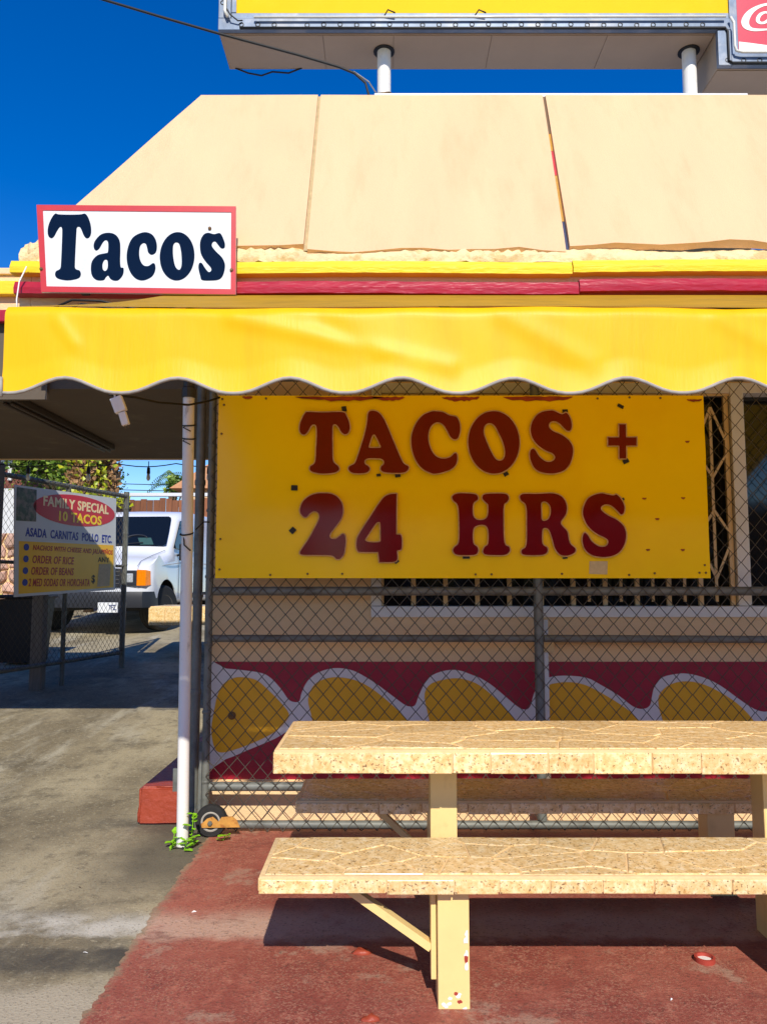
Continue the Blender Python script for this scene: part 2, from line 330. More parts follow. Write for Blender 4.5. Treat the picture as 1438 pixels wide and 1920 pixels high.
def ground_mats():
    """concrete driveway with oil-dark and washed streaks; the red floor paint worn through in a band"""
    def make(name, red):
        m = bpy.data.materials.new(name); m.use_nodes = True; nt = m.node_tree; n = nt.nodes; l = nt.links; b = n['Principled BSDF']
        geo = n.new('ShaderNodeNewGeometry'); sep = n.new('ShaderNodeSeparateXYZ'); l.new(geo.outputs['Position'], sep.inputs[0])
        def noise(s, d=6, ro=.65, st=(1,1,1), rot=0):
            mp = n.new('ShaderNodeMapping'); mp.inputs['Scale'].default_value = st; mp.inputs['Rotation'].default_value = (0,0,rot); l.new(geo.outputs['Position'], mp.inputs['Vector'])
            x = n.new('ShaderNodeTexNoise'); x.inputs['Scale'].default_value = s; x.inputs['Detail'].default_value = d; x.inputs['Roughness'].default_value = ro; l.new(mp.outputs[0], x.inputs['Vector']); return x.outputs['Fac']
        def rng(f, a, b_, c=0, d=1, smooth=True):
            x = n.new('ShaderNodeMapRange'); x.interpolation_type = 'SMOOTHSTEP' if smooth else 'LINEAR'
            for i, v in enumerate((a, b_, c, d)): x.inputs[i+1].default_value = v
            l.new(f, x.inputs[0]); return x.outputs[0]
        def math_(op, a, c):
            x = n.new('ShaderNodeMath'); x.operation = op
            for i, v in enumerate((a, c)):
                if isinstance(v, (int, float)): x.inputs[i].default_value = v
                else: l.new(v, x.inputs[i])
            return x.outputs[0]
        def mix(f, a, c):
            x = n.new('ShaderNodeMix'); x.data_type = 'RGBA'
            l.new(f, x.inputs[0])
            for i, v in ((6, a), (7, c)):
                if isinstance(v, tuple): x.inputs[i].default_value = (*v, 1)
                else: l.new(v, x.inputs[i])
            return x.outputs[2]
        def band(y0, y1, y2, y3, wob=.12):
            yy = math_('ADD', sep.outputs[1], math_('MULTIPLY', math_('SUBTRACT', noise(3.5, 6), .5), wob*2))
            return math_('MULTIPLY', rng(yy, y0, y1), rng(yy, y2, y3, 1, 0))
        big = noise(1.1, 6, .6, (1.2,.7,1), .5); mid = noise(5, 6); fine = noise(90, 3, .6); speck = noise(130, 4, .7)
        streak = noise(1.5, 5, .6, (1.6,.35,1), -.75)
        if not red:
            c = mix(rng(big, .38, .62), lin(128,116,90), lin(170,157,126))
            c = mix(rng(streak, .52, .66, 0, .7), c, lin(186,178,156))
            c = mix(rng(noise(.9, 6, .62, (.8,1.2,1), .9), .52, .66, 0, .8), c, lin(92,86,72))
            c = mix(rng(mid, .58, .74, 0, .5), c, lin(88,82,68))
            c = mix(rng(noise(2.6, 8, .72), .5, .66, 0, .65), c, lin(100,90,68))
            c = mix(rng(noise(11, 6, .75), .52, .66, 0, .55), c, lin(96,88,70))
            c = mix(rng(noise(38, 4, .7), .54, .66, 0, .45), c, lin(190,180,150))
            c = mix(math_('MULTIPLY', band(2.97, 3.02, 3.08, 3.28), rng(mid, .3, .6)), c, lin(196,190,175))
            c = mix(math_('MULTIPLY', band(2.68, 2.76, 2.88, 2.93, .08), rng(mid, .7, .35, .45, .95)), c, lin(70,66,58))
            c = mix(band(2.0, 2.2, 2.55, 2.7), c, lin(176,164,140))
            # grime against the kerb and along the paint edge
            gx = math_('ADD', sep.outputs[0], math_('MULTIPLY', math_('SUBTRACT', noise(4, 6), .5), .35))
            gr = math_('MULTIPLY', rng(gx, -1.42, -1.12), rng(sep.outputs[1], 3.2, 3.7))
            c = mix(math_('MULTIPLY', gr, .8), c, lin(84,78,64))
        else:
            c = mix(rng(big, .36, .66), lin(142,70,56), lin(166,94,76))
            c = mix(rng(mid, .5, .72, 0, .7), c, lin(128,56,48))
            c = mix(rng(noise(14, 5, .7), .5, .68, 0, .55), c, lin(186,112,90))
            wear = math_('MULTIPLY', band(2.93, 3.0, 3.1, 3.3), rng(mid, .22, .5))
            c = mix(math_('MULTIPLY', wear, .95), c, lin(196,160,138))
            c = mix(math_('MULTIPLY', rng(speck, .5, .6), math_('MULTIPLY', rng(mid, .3, .6), .55)), c, lin(190,140,112))
            c = mix(rng(noise(2.3, 7, .75), .55, .64, 0, .75), c, lin(172,136,114))
            c = mix(rng(noise(3.1, 7, .75, (.6,1.5,1), .3), .56, .68, 0, .6), c, lin(110,58,50))
        c = mix(rng(fine, .56, .68, 0, .5), c, lin(72,60,48))
        if red:
            ex = math_('ADD', sep.outputs[0], math_('MULTIPLY', math_('SUBTRACT', noise(22, 6, .75), .5), .16)); c = mix(rng(ex, -.925, -.865, .9, 0), c, lin(150,132,104))
        l.new(c, b.inputs['Base Color']); b.inputs['Roughness'].default_value = .85 if not red else .62
        bp = n.new('ShaderNodeBump'); bp.inputs['Strength'].default_value = .8; bp.inputs['Distance'].default_value = .006
        l.new(math_('ADD', math_('MULTIPLY', fine, .7), math_('MULTIPLY', mid, .9)), bp.inputs['Height']); l.new(bp.outputs[0], b.inputs['Normal'])
        return m
    M['concrete'] = make('driveway_concrete', False); M['red_floor'] = make('worn_red_floor_paint', True)
ground_mats()

# ------------------------------------------------------------------ setting
def ground():
    ys = [-400, -60, -12, -4]+[-2+.5*i for i in range(40)]+[20, 26, 40, 90, 300, 900]
    xs = [-900, -200, -60, -25, -12, -8, -5, -3, -2, -1, 0, 1, 2, 3, 5, 8, 14, 30, 80, 300, 900]
    mb = MB(); V = [(x, y, ground_z(y)) for y in ys for x in xs]; nx = len(xs)
    mb.add(V, [(j*nx+i, j*nx+i+1, (j+1)*nx+i+1, (j+1)*nx+i) for j in range(len(ys)-1) for i in range(nx-1)])
    mb.build('ground', M['concrete'], smooth=True, kind='structure', label='grey concrete driveway with dark stains')
    # red painted floor: wavering left edge
    P = []; y = -1.6
    while y < 4.3:
        P.append((-.905+.008*math.sin(y*3.3)+.006*math.sin(y*17)+rnd.uniform(-.011, .011), y)); y += .018
    P.append((-.96, 4.36)); P += [(3.4, 4.36), (3.4, -1.6)]
    V, F = fill([P], .004); MB().add([(a, b, c+.0005) for a, b, c in V], F).build('red_painted_floor', M['red_floor'], kind='structure', label='worn red floor paint')
    # kerb beside the building
    mb = MB()
    bm = bmesh.new(); bmesh.ops.create_cube(bm, size=1)
    for v in bm.verts: v.co = Vector((-1.165+v.co.x*.345, 5.4+v.co.y*2.16, .1+v.co.z*.21))
    for v in bm.verts:
        if v.co.z > .1 and v.co.x < -1.2: v.co.x += .012
    bmesh.ops.bevel(bm, geom=list(bm.edges), offset=.018, segments=3, affect='EDGES')
    bmesh.ops.subdivide_edges(bm, edges=list(bm.edges), cuts=3, use_grid_fill=True)
    for v in bm.verts: v.co += Vector((rnd.uniform(-.003,.003), rnd.uniform(-.003,.003), rnd.uniform(-.002,.002)))
    bm.verts.index_update(); mb.add([v.co.copy() for v in bm.verts], [[v.index for v in f.verts] for f in bm.faces]); bm.free()
    mb.build('kerb', M['kerb_red'], smooth=True, auto=50, kind='structure', label='low red painted concrete kerb beside the building')
ground()

# ------------------------------------------------------------------ taco stand building
def building():
    b = thing('taco_stand_building', (0, 4.4, 0), 'cream stucco taco stand with sloped mansard and red and yellow mural', 'building')
    XR = 3.3
    w = MB(); w.box(-.99, XR, 4.4, 4.55, 0, 1.114); w.box(-.99, -.07, 4.4, 4.55, 1.114, 2.8); w.box(-.07, XR, 4.4, 4.55, 2.46, 2.8)
    wall = w.build('front_wall', M['cream'], b)
    MB().box(-.99, -.85, 4.552, 9.5, 0, 2.8).build('side_wall', M['cream'], b)
    MB().box(-.985, XR, 4.35, 4.398, 0, .215).build('base_board', M['cream'], b)
    # mural
    K = .002985
    def mu(u, v): return ((u-719)*K, .868-(v-1240)*.00291)
    def c5(L): return [mu(380+x/2.765, 1080+y/2.765) for x, y in L]
    def c6(L): return [mu(900+x/2.673, 1080+y/2.673) for x, y in L]
    mur = MB().box(-.985, XR, 4.397, 4.4, .225, .866).build('mural', M['mural_red'], b, label='red mural band with yellow petals outlined in white')
    top1 = c5([(25,478),(120,480),(220,490),(310,505),(360,535),(410,590),(445,640),(475,655),(503,650),(515,605),(545,545),(600,500),(680,478),(760,485),(820,510),(900,560),(980,620),(1040,665),(1070,678),(1100,672),(1120,620),(1150,560),(1190,515),(1260,490),(1330,490),(1400,515)]) + c6([(0,512),(60,550),(130,610),(190,660),(228,671),(250,650),(268,590),(300,535),(340,510),(420,500),(530,510),(600,545),(690,600),(760,655),(810,668),(845,650),(858,600),(870,560),(910,510),(980,492),(1040,490),(1120,510),(1200,550),(1280,610),(1350,660),(1400,680),(1438,675),(1470,620),(1520,560),(1600,540)])
    bot = c5([(1500,1000),(1150,985),(1000,930),(880,985),(600,1000),(520,880),(470,800),(380,845),(250,900),(130,950),(20,972)])
    botr = c6([(1600,1000),(1300,960),(1100,900),(900,985),(700,960),(500,900),(330,985),(150,940)])
    outl = smooth_closed(top1+botr+bot, 3)
    plate([outl], 4.397, .003).build('petal_outline', M['mural_white'], mur)
    petals = [c5([(160,530),(210,525),(280,540),(340,590),(400,650),(450,715),(430,760),(370,815),(270,865),(160,905),(100,915),(70,890),(52,800),(65,700),(80,620),(110,560)]),
      c5([(700,525),(790,540),(870,580),(960,650),(1050,738),(1080,800),(1010,880),(850,940),(680,945),(600,860),(565,720),(548,640),(575,570),(630,535)]),
      c5([(1300,530),(1370,540),(1438,570),(1530,650),(1600,730),(1640,800),(1560,890),(1400,940),(1250,920),(1190,800),(1160,690),(1150,610),(1190,555)]),
      c6([(430,532),(520,545),(600,585),(690,640),(770,705),(800,780),(730,870),(560,900),(380,900),(335,800),(333,600),(335,550)]),
      c6([(1040,528),(1120,545),(1200,585),(1280,640),(1350,715),(1380,790),(1300,880),(1120,900),(980,860),(920,760),(888,650),(900,585),(960,540)])]
    for p in petals: plate([smooth_closed(p, 3)], 4.394, .003).build('petal', M['mural_yellow'], mur)
    M5 = Matrix.Translation(Vector((*[mu(437,1342)[0]], 4.392, mu(437,1342)[1]))) @ Matrix.Rotation(R(90), 4, 'X')
    MB().lathe([(.022,0),(.022,.008),(.012,.014),(.012,.026)], M5, 14).build('hose_bib', M['bolt'], b)
    # conduits on the wall
    MB().tube([(.905,4.38,.22),(.905,4.38,1.1)], .017, 8).build('conduit', M['window_white'], b, smooth=True)
    MB().tube([(.86,4.375,.985),(3.2,4.375,.985)], .014, 8).build('conduit', M['grille'], b, smooth=True)
    MB().bbox(.86, .95, 4.36, 4.4, .92, .985).build('junction_box', M['grille'], b)
    # window
    win = thing('x', (0,0,0), 'x', 'x'); bpy.data.objects.remove(win); 
    f = MB(); f.bbox(-.07, XR, 4.375, 4.5, 1.114, 1.176); f.bbox(-.07, -.012, 4.38, 4.5, 1.178, 2.46); f.bbox(2.0, 2.075, 4.385, 4.5, 1.178, 2.46); f.bbox(-.012, XR, 4.39, 4.5, 2.40, 2.46)
    win = f.build('window', M['window_white'], b)
    MB().box(-.012, 2.0, 4.49, 4.496, 1.176, 2.40).build('pane', M['glass'], win)
    MB().box(2.075, XR, 4.49, 4.496, 1.176, 2.40).build('pane', M['glass'], win)
    # folding security grille: uprights with lattices between
    gr = MB().box(-.01, 2.0, 4.40, 4.41, 2.385, 2.40).build('security_grille', M['grille'], b)
    xs = [-.011+.181*i for i in range(12)]
    for i, x in enumerate(xs):
        MB().bbox(x-.013, x+.013, 4.405, 4.425, 1.176, 2.385, .002).build('upright', M['grille'], gr)
    for i in range(6, 11):
        a, c = xs[i]+.013, xs[i+1]-.013; mx = (a+c)/2
        L = MB(); L.box(mx-.008, mx+.008, 4.41, 4.418, 1.2, 2.32)
        for (z0, z1) in ((1.33, 1.51), (1.72, 1.60), (1.91, 2.04), (2.32, 2.13)):
            for sx, ex in ((mx, a), (mx, c)): L.bar((sx, 4.406-.002*(ex > mx), z0), (ex, 4.406-.002*(ex > mx), z1), .014, .003)
        L.build('lattice', M['grille'], gr)
    MB().box(-.7, 1.9, 5.3, 5.35, 1.2, 2.3).build('back_wall', M['house_brown'], b)
    # soffit, fascia, trims
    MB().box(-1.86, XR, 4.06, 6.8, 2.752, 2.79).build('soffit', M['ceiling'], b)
    MB().box(-1.87, XR, 3.985, 4.055, 2.72, 3.06).build('fascia', M['cream'], b)
    MB().box(-1.93, -1.872, 3.985, 6.0, 2.72, 3.06).build('fascia', M['cream'], b)
    def trim(name, m, x0, x1, z0, z1, y0, y1, drop):
        mb = MB(); n = int((x1-x0)/.06)
        for i in range(n+1):
            x = x0+(x1-x0)*i/n; j = .0035*math.sin(x*3.1+z0*50)+rnd.uniform(-.0015, .0015)
            mb.v += [(x,y1,z0+j),(x,y0,z0+j),(x,y0-.004,z0+(z1-z0)*.45+j),(x,y0+drop,z1+j),(x,y1,z1+j)]
        for i in range(n):
            for k in range(5): a = i*5+k; c = i*5+(k+1) % 5; mb.f.append((a, c, c+5, a+5))
        mb.f += [(0,1,2,3,4), tuple(n*5+k for k in (4,3,2,1,0))]
        return mb.build(name, m, b)
    trim('yellow_trim', M['yellow_trim'], -1.96, .99, 2.925, 2.992, 3.925, 3.984, .012)
    trim('yellow_trim', M['yellow_trim'], .995, XR, 2.932, 3.0, 3.922, 3.984, .012)
    trim('red_trim', M['red_trim'], -1.93, 1.02, 2.812, 2.878, 3.915, 3.984, .010)
    trim('red_trim', M['red_trim'], 1.024, XR, 2.824, 2.892, 3.912, 3.984, .010)
    # crumbling stucco ledge between trim and mansard
    mb = MB(); n = 210; rows = 7
    for i in range(n+1):
        x = -1.93+(XR+1.93)*i/n
        edge = .012*math.sin(x*2.3)+.008*math.sin(x*7.1)+(.022 if x < -.42 else 0)
        for r in range(rows):
            t = r/(rows-1); z = 2.998+t*(.10+edge); y = 3.955+.065*t*t
            amp = .012 if (x < -.42 or .2 < x < .9) else .005
            y += rnd.uniform(-amp, amp)-.008*math.sin(t*3.1); z += rnd.uniform(-.5, .5)*amp
            mb.v.append((x, y, z))
    for i in range(n):
        for r in range(rows-1): a = i*rows+r; mb.f.append((a, a+rows, a+rows+1, a+1))
    mb.build('crumbled_ledge', M['crumble'], b, smooth=True, label='crumbling stucco edge under the mansard', kind=None)
    # mansard panels
    z0, z1, y0, y1 = 3.072, 4.43, 3.965, 4.7
    def panel(xb0, xb1, xt0, xt1, dz=0):
        mb = MB(); nx = max(4, int((xb1-xb0)/.12)); nz = 12; nv = 0
        for lay in (0, .04):
            for i in range(nx+1):
                for k in range(nz+1):
                    t = k/nz; s = i/nx; x = (xb0+(xb1-xb0)*s)*(1-t)+(xt0+(xt1-xt0)*s)*t
                    e = (rnd.uniform(-.008, .008)+.008*math.sin(x*4.3)+.006*math.sin(x*11)) if k == 0 else 0
                    mb.v.append((x, y0+(y1-y0)*t+lay*.87+.0015*math.sin(x*5+t*7), z0+dz*(1-t)+(z1-z0)*t-lay*.45+e))
        N = (nx+1)*(nz+1)
        for i in range(nx):
            for k in range(nz):
                a = i*(nz+1)+k; q = (a, a+nz+1, a+nz+2, a+1); mb.f.append(q); mb.f.append(tuple(N+t for t in reversed(q)))
        for i in range(nx):
            a = i*(nz+1); mb.f.append((a, a+nz+1, N+a+nz+1, N+a)); c = a+nz; mb.f.append((c, c+nz+1, N+c+nz+1, N+c))
        for k in range(nz):
            mb.f.append((k, k+1, N+k+1, N+k)); c = nx*(nz+1)+k; mb.f.append((c, c+1, N+c+1, N+c))
        return mb.build('mansard_panel', M['mansard'], b, smooth=True, auto=40)
    panel(-1.87, -.425, -1.17, -.42, .03); panel(-.405, .97, -.402, 1.02); panel(.99, XR, 1.038, XR, .035)
    # left hip side
    mb = MB(); mb.add([(-1.87,3.99,3.1),(-1.17,4.7,4.43),(-1.17,8.5,4.43),(-1.87,8.5,3.1)], [(0,1,2,3)]); mb.build('mansard_side', M['mansard'], b)
    # rubble lump at the hip foot
    mb = MB(); bm = bmesh.new(); bmesh.ops.create_icosphere(bm, subdivisions=3, radius=.06)
    for v in bm.verts: v.co = Vector((-1.86, 4.0, 3.06))+Vector((v.co.x*.8, v.co.y*.8, v.co.z*1.1))*(1+rnd.uniform(-.18,.18))
    bm.verts.index_update(); mb.add([v.co.copy() for v in bm.verts], [[v.index for v in f.verts] for f in bm.faces]); bm.free(); mb.build('stucco_lump', M['crumble'], b, smooth=True)
    # joints: backing strips, the right one showing old paint layers
    def joint(xb, xt, parts):
        for t0, t1, m in parts:
            mb = MB(); P = []
            for t in (t0, t1):
                x = xb*(1-t)+xt*t
                for w_ in (-.012, .012): P.append((x+w_, y0+.016+(y1-y0)*t, z0+(z1-z0)*t))
            P += [(p[0], p[1]+.02, p[2]) for p in P]
            mb.add(P, [(0,1,3,2),(4,6,7,5),(0,4,5,1),(2,3,7,6),(0,2,6,4),(1,5,7,3)]); mb.build('joint_strip', m, b)
    joint(-.415, -.411, [(0, 1, M['joint'])])
    def mk(c): return mat('joint_layer', lin(*c), .7, .15, 30)
    joint(.98, 1.029, [(.0,.16,mk((62,66,96))),(.162,.44,mk((186,140,60))),(.442,.6,mk((196,60,70))),(.602,.72,mk((190,140,50))),(.722,1,mk((120,95,70)))])
    # flat roof, coping
    MB().box(-1.165, XR, 4.745, 9, 4.30, 4.40).build('roof', M['house_white'], b)
    MB().bbox(-.06, 2.36, 4.74, 4.80, 4.40, 4.47, .006).build('coping', M['window_white'], b, label='white metal coping strip at the roof edge')
building()

# ------------------------------------------------------------------ overhead pole sign
def billboard():
    s = thing('pole_sign', (0, 5.2, 4.4), 'large overhead yellow sign cabinet on white poles above the roof', 'sign')
    YF, YB, Z0, ZT = 5.0, 5.39, 5.09, 7.2; XL, XR2 = -1.135, 2.29; X2, Z2 = 4.2, 4.83
    MB().box(XL, XR2, YF+.02, YB, Z0, ZT).build('cabinet', M['billboard_under'], s)
    MB().box(XR2+.003, X2, YF+.02, YB, Z2, ZT).build('cabinet', M['billboard_under'], s)
    f = MB(); f.bbox(XL, XR2+.09, YF-.02, YF+.015, Z0, Z0+.085, .004); fr = f.build('bottom_frame', M['tin'], s)
    f = MB(); f.bbox(XL, XL+.085, YF-.018, YF+.016, Z0+.087, ZT, .004); f.build('side_frame', M['tin'], s)
    f = MB(); f.bbox(XR2, XR2+.09, YF-.022, YF+.016, Z2, Z0-.003, .004); f.build('side_frame', M['tin'], s)
    f = MB(); f.bbox(XR2+.092, X2, YF-.02, YF+.016, Z2, Z2+.085, .004); f.build('bottom_frame', M['tin'], s)
    MB().bbox(XL+.087, XR2+.09, YF-.004, YF+.014, Z0+.087, Z0+.135, .003).build('inner_frame', M['tin'], s)
    MB().bbox(XL+.087, XL+.12, YF-.006, YF+.014, Z0+.137, ZT, .003).build('inner_frame', M['tin'], s)
    MB().bbox(XR2+.092, XR2+.145, YF-.008, YF+.014, Z2+.087, ZT, .003).build('inner_frame', M['tin'], s)
    MB().bbox(XR2+.147, X2, YF-.006, YF+.014, Z2+.087, Z2+.11, .003).build('inner_frame', M['tin'], s)
    MB().box(XL+.12, XR2+.09, YF+.004, YF+.016, Z0+.137, ZT).build('sign_face', M['billboard_yellow'], s)
    cf = MB().box(XR2+.147, X2, YF+.002, YF+.016, Z2+.11, ZT).build('cola_panel', M['cola_red'], s, label='faded red soda panel with white script letters')
    # sockets
    def sock(x, z, y=YF-.02):
        M4 = Matrix.Translation((x, y, z)) @ Matrix.Rotation(R(90), 4, 'X'); mb = MB()
        mb.lathe([(.017,-.004),(.018,.002),(.012,.003),(.011,-.001)], M4, 10); mb.build('bulb_socket', M['hole'], s)
    for i in range(29):
        if i not in (3,): sock(XL+.16+i*.113, Z0+.036+rnd.uniform(-.003,.003))
    for i in range(12): sock(XR2+.06+i*.11, Z2+.036)
    for i in range(8): sock(XL+.03, Z0+.2+i*.13, YF-.018)
    n1 = MB(); n1.tube([(XL+.05,YF-.045,ZT),(XL+.05,YF-.045,Z0+.12),(XL+.07,YF-.045,Z0+.075)], .011, 8); n1.tube([(XL+.25,YF-.045,Z0+.072),(XR2+.05,YF-.045,Z0+.078)], .008, 8); n1.build('neon_tube', M['neon'], s, smooth=True)
    n2 = MB(); n2.tube([(XR2+.08,YF-.05,Z0+.07),(XR2+.1,YF-.05,Z0+.03),(XR2+.1,YF-.05,Z2+.12),(XR2+.11,YF-.05,Z2+.085),(XR2+.15,YF-.05,Z2+.075),(X2,YF-.05,Z2+.075)], .009, 8); n2.build('neon_tube', M['neon'], s, smooth=True)
    n3 = MB(); n3.tube([(XL+.15,YF-.03,Z0+.006),(.3,YF-.03,Z0+.004),(XR2+.05,YF-.03,Z0+.007),(XR2+.065,YF-.03,Z0-.02),(XR2+.065,YF-.03,Z2+.03),(XR2+.09,YF-.03,Z2+.012),(X2,YF-.03,Z2+.012)], .008, 6); n3.build('conduit_wire', M['cable'], s, smooth=True)
    for x in (.62, .0): MB().tube([(x,YF-.02,Z0+.09),(x+.03,YF-.06,Z0+.115),(x+.08,YF-.05,Z0+.1)], .005, 6).build('conduit_wire', M['cable'], s, smooth=True)
    MB().tube([(XL+.05,YF-.03,Z0+.16),(XL+.09,YF-.06,Z0+.08),(XL+.14,YF-.04,Z0+.05),(XL+.17,YF-.03,Z0+.06)], .005, 6).build('conduit_wire', M['cable'], s, smooth=True)
    # underside panels
    xs = [XL+.005, -.42, .07, .75, 1.55, XR2-.003]
    for i in range(5): MB().bbox(xs[i]+.002, xs[i+1]-.002, YF+.03, YB-.01, Z0-.006, Z0-.001, .001).build('underside_panel', M['billboard_under'], s)
    MB().bbox(XR2+.01, X2, YF+.03, YB-.01, Z2-.006, Z2-.001, .001).build('underside_panel', M['billboard_under'], s)
    for x in (.004, 2.175):
        p = MB(); p.tube([(x,5.19,4.3),(x,5.19,Z0+.02)], .048, 20); p.build('pole', M['white_pole'], s, smooth=True, auto=60)
        M4 = Matrix.Translation((x, 5.19, Z0-.012)); MB().lathe([(.075,-.001),(.075,.004),(.05,.004)], M4, 20).build('pole_hole', M['hole'], s)
    c = MB()
    for k in range(3): c.tube([(.004+.053*math.cos(t), 5.19+.053*math.sin(t), 4.72+.012*k+.01*math.sin(2*t+k)) for t in [i*.42 for i in range(15)]], .007, 6, closed=True)
    c.build('wire_wrap', M['bolt'], s, smooth=True)
    MB().tube([(-1.09,YB-.02,Z0-.005),(-1.0,YB+.0,Z0-.03),(-.9,YB,Z0-.05),(-.82,YB,Z0-.02),(-.7,YB,Z0-.03),(-.6,YB-.02,Z0-.004)], .006, 6).build('conduit_wire', M['cable'], s, smooth=True)
    # script letters, ribbon
    def q(L): return [((1220+x/6.596-719)*.003685, 5.088-((y/6.596)-60)*.00392) for x, y in L]
    Cc = smooth_closed(q([(1438,36),(1340,60),(1230,110),(1150,180),(1110,260),(1122,325),(1170,365),(1260,385),(1360,380),(1480,365),(1560,330),(1480,350),(1340,355),(1240,343),(1205,300),(1215,230),(1270,150),(1350,95),(1438,68),(1520,90),(1560,150),(1590,130),(1560,60),(1500,35)]), 4)
    plate([Cc], YF+.0015, .002).build('letter', M['cola_white'], cf)
    oo = [smooth_closed(q([(1400,140),(1460,150),(1480,190),(1460,250),(1410,290),(1340,298),(1295,270),(1295,220),(1335,165)]), 4), smooth_closed(q([(1410,165),(1440,175),(1445,205),(1425,240),(1380,268),(1345,265),(1338,235),(1365,190)]), 4)]
    plate(oo, YF+.0015, .002).build('letter', M['cola_white'], cf)
    rb = q([(1068,515),(1200,530),(1438,562),(1800,600),(1800,690),(1438,670),(1200,650),(1068,640)])
    plate([rb], YF+.0015, .002).build('ribbon', M['cola_white'], cf)
billboard()

# ------------------------------------------------------------------ awning
def awning():
    a = thing('awning', (0, 2.27, 1.87), 'yellow vinyl awning with scalloped valance and grey piping', 'awning')
    XL, XR = -1.14, 3.1; YF = 2.27; ZT = 2.138
    n = int((XR-XL)/.012); rows = 22; mb = MB()
    folds = [(-.45, 2.10, .20, 1.95, .010, .028), (.36, 2.11, .62, 1.96, .008, .035), (-.98, 2.09, -.93, 2.02, .007, .02), (1.0, 2.10, 1.25, 1.97, .007, .03), (-.2, 2.1, -.05, 2.0, -.006, .03)]
    def zb(x): 
        c = math.cos(2*math.pi*(x+.949)/.3345); s = .5+.5*c
        return 1.869+.046*s**1.2
    def yoff(x, z, t):
        d = 0
        for x0, z0, x1, z1, amp, w in folds:
            dx, dz = x1-x0, z1-z0; L2 = dx*dx+dz*dz; k = max(0, min(1, ((x-x0)*dx+(z-z0)*dz)/L2)); px, pz = x0+dx*k, z0+dz*k
            d -= .62*amp*math.exp(-((x-px)**2+(z-pz)**2)/(w*w))
        d += .0030*math.sin(x*7.1+z*6)+.0010*math.sin(x*19+2.1*math.sin(z*9))
        d += .012*max(0, t-.72)**1.2/.28*1.0 * -1      # lower hem kicks out
        return d
    for i in range(n+1):
        x = XL+(XR-XL)*i/n
        for r in range(rows+1):
            t = r/rows; top = ZT+.0025*math.sin(x*4)+.0015*math.sin(x*17); z = top+(zb(x)-top)*t
            y = YF+yoff(x, z, t)
            if t < .12: y += .02*(1-t/.12)**2
            mb.v.append((x, y, z))
    for i in range(n):
        for r in range(rows): k = i*(rows+1)+r; mb.f.append((k, k+1, k+rows+2, k+rows+1))
    v = mb.build('valance', M['awning'], a, smooth=True)
    hem = MB(); hem.tube([(XL+(XR-XL)*i/n, YF+yoff(XL+(XR-XL)*i/n, zb(XL+(XR-XL)*i/n), 1), zb(XL+(XR-XL)*i/n)-.003) for i in range(0, n+1, 2)], .0055, 6); hem.tube([(XL, YF-.01, 1.915),(XL+.004, YF-.012, 1.855)], .0055, 6)
    hem.build('piping', M['piping'], a, smooth=True)
    # roof sheet, slightly sagging between the frame bars
    mb = MB(); nx, ny = 70, 14
    for i in range(nx+1):
        x = XL+(XR-XL)*i/nx
        for j in range(ny+1):
            t = j/ny; y = 2.288+(3.955-2.288)*t; z = ZT+.003+(2.815-ZT)*t-.02*math.sin(math.pi*t)*(.4+.6*abs(math.sin(x*2.1)))+.0025*math.sin(x*4)*(1-t)
            mb.v.append((x, y, z))
    for i in range(nx):
        for j in range(ny): k = i*(ny+1)+j; mb.f.append((k, k+1, k+ny+2, k+ny+1))
    o = mb.build('roof_sheet', M['awning_top'], a, smooth=True)
    MB().tube([(XL+.01, 2.305, 2.095),(XR, 2.305, 2.095)], .014, 8).build('front_bar', M['galv'], a, smooth=True)
    for x in (-1.1, .3, 1.7): MB().tube([(x, 2.31, 2.09),(x, 3.95, 2.76)], .013, 8).build('rafter', M['galv'], a, smooth=True)
    # pole
    p = thing('support_pole', (-1.005, 4.0, 0), 'thin white painted pole standing beside the rolling gate', 'pole')
    MB().tube([(-1.003, 4.0, -.01),(-1.008,4.0,.5),(-1.014,4.0,1.4),(-1.024,4.0,2.28)], .0295, 20).build('shaft', M['white_pole'], p, smooth=True, auto=60)
    MB().lathe([(.0,0),(.037,0),(.037,.05),(.03,.06),(.03,.48)], Matrix.Translation((-1.024,4.0,2.275)), 16).build('top_bracket', M['dark_steel'], p)
    for z, th_ in ((1.56, .3), (2.13, .1), (2.06, -.2)):
        w = MB(); w.tube([(-1.018+.033*math.cos(t), 4.0+.033*math.sin(t), z+.01*math.sin(t+th_)) for t in [i*2*math.pi/14 for i in range(14)]], .004, 5, closed=True)
        if z < 1.6: w.tube([(-1.03,3.985,z),(-1.02,3.96,z-.06),(-.985,3.955,z-.09)], .004, 5); w.tube([(-.97,3.99,z+.02),(-.93,3.99,z+.06),(-.9,4.0,z+.06)], .004, 5)
        else: w.tube([(-1.03,3.985,z),(-1.04,3.965,z-.02),(-1.0,3.96,z-.04)], .003, 5)
        w.build('wire_tie', M['cable'], p, smooth=True)
awning()

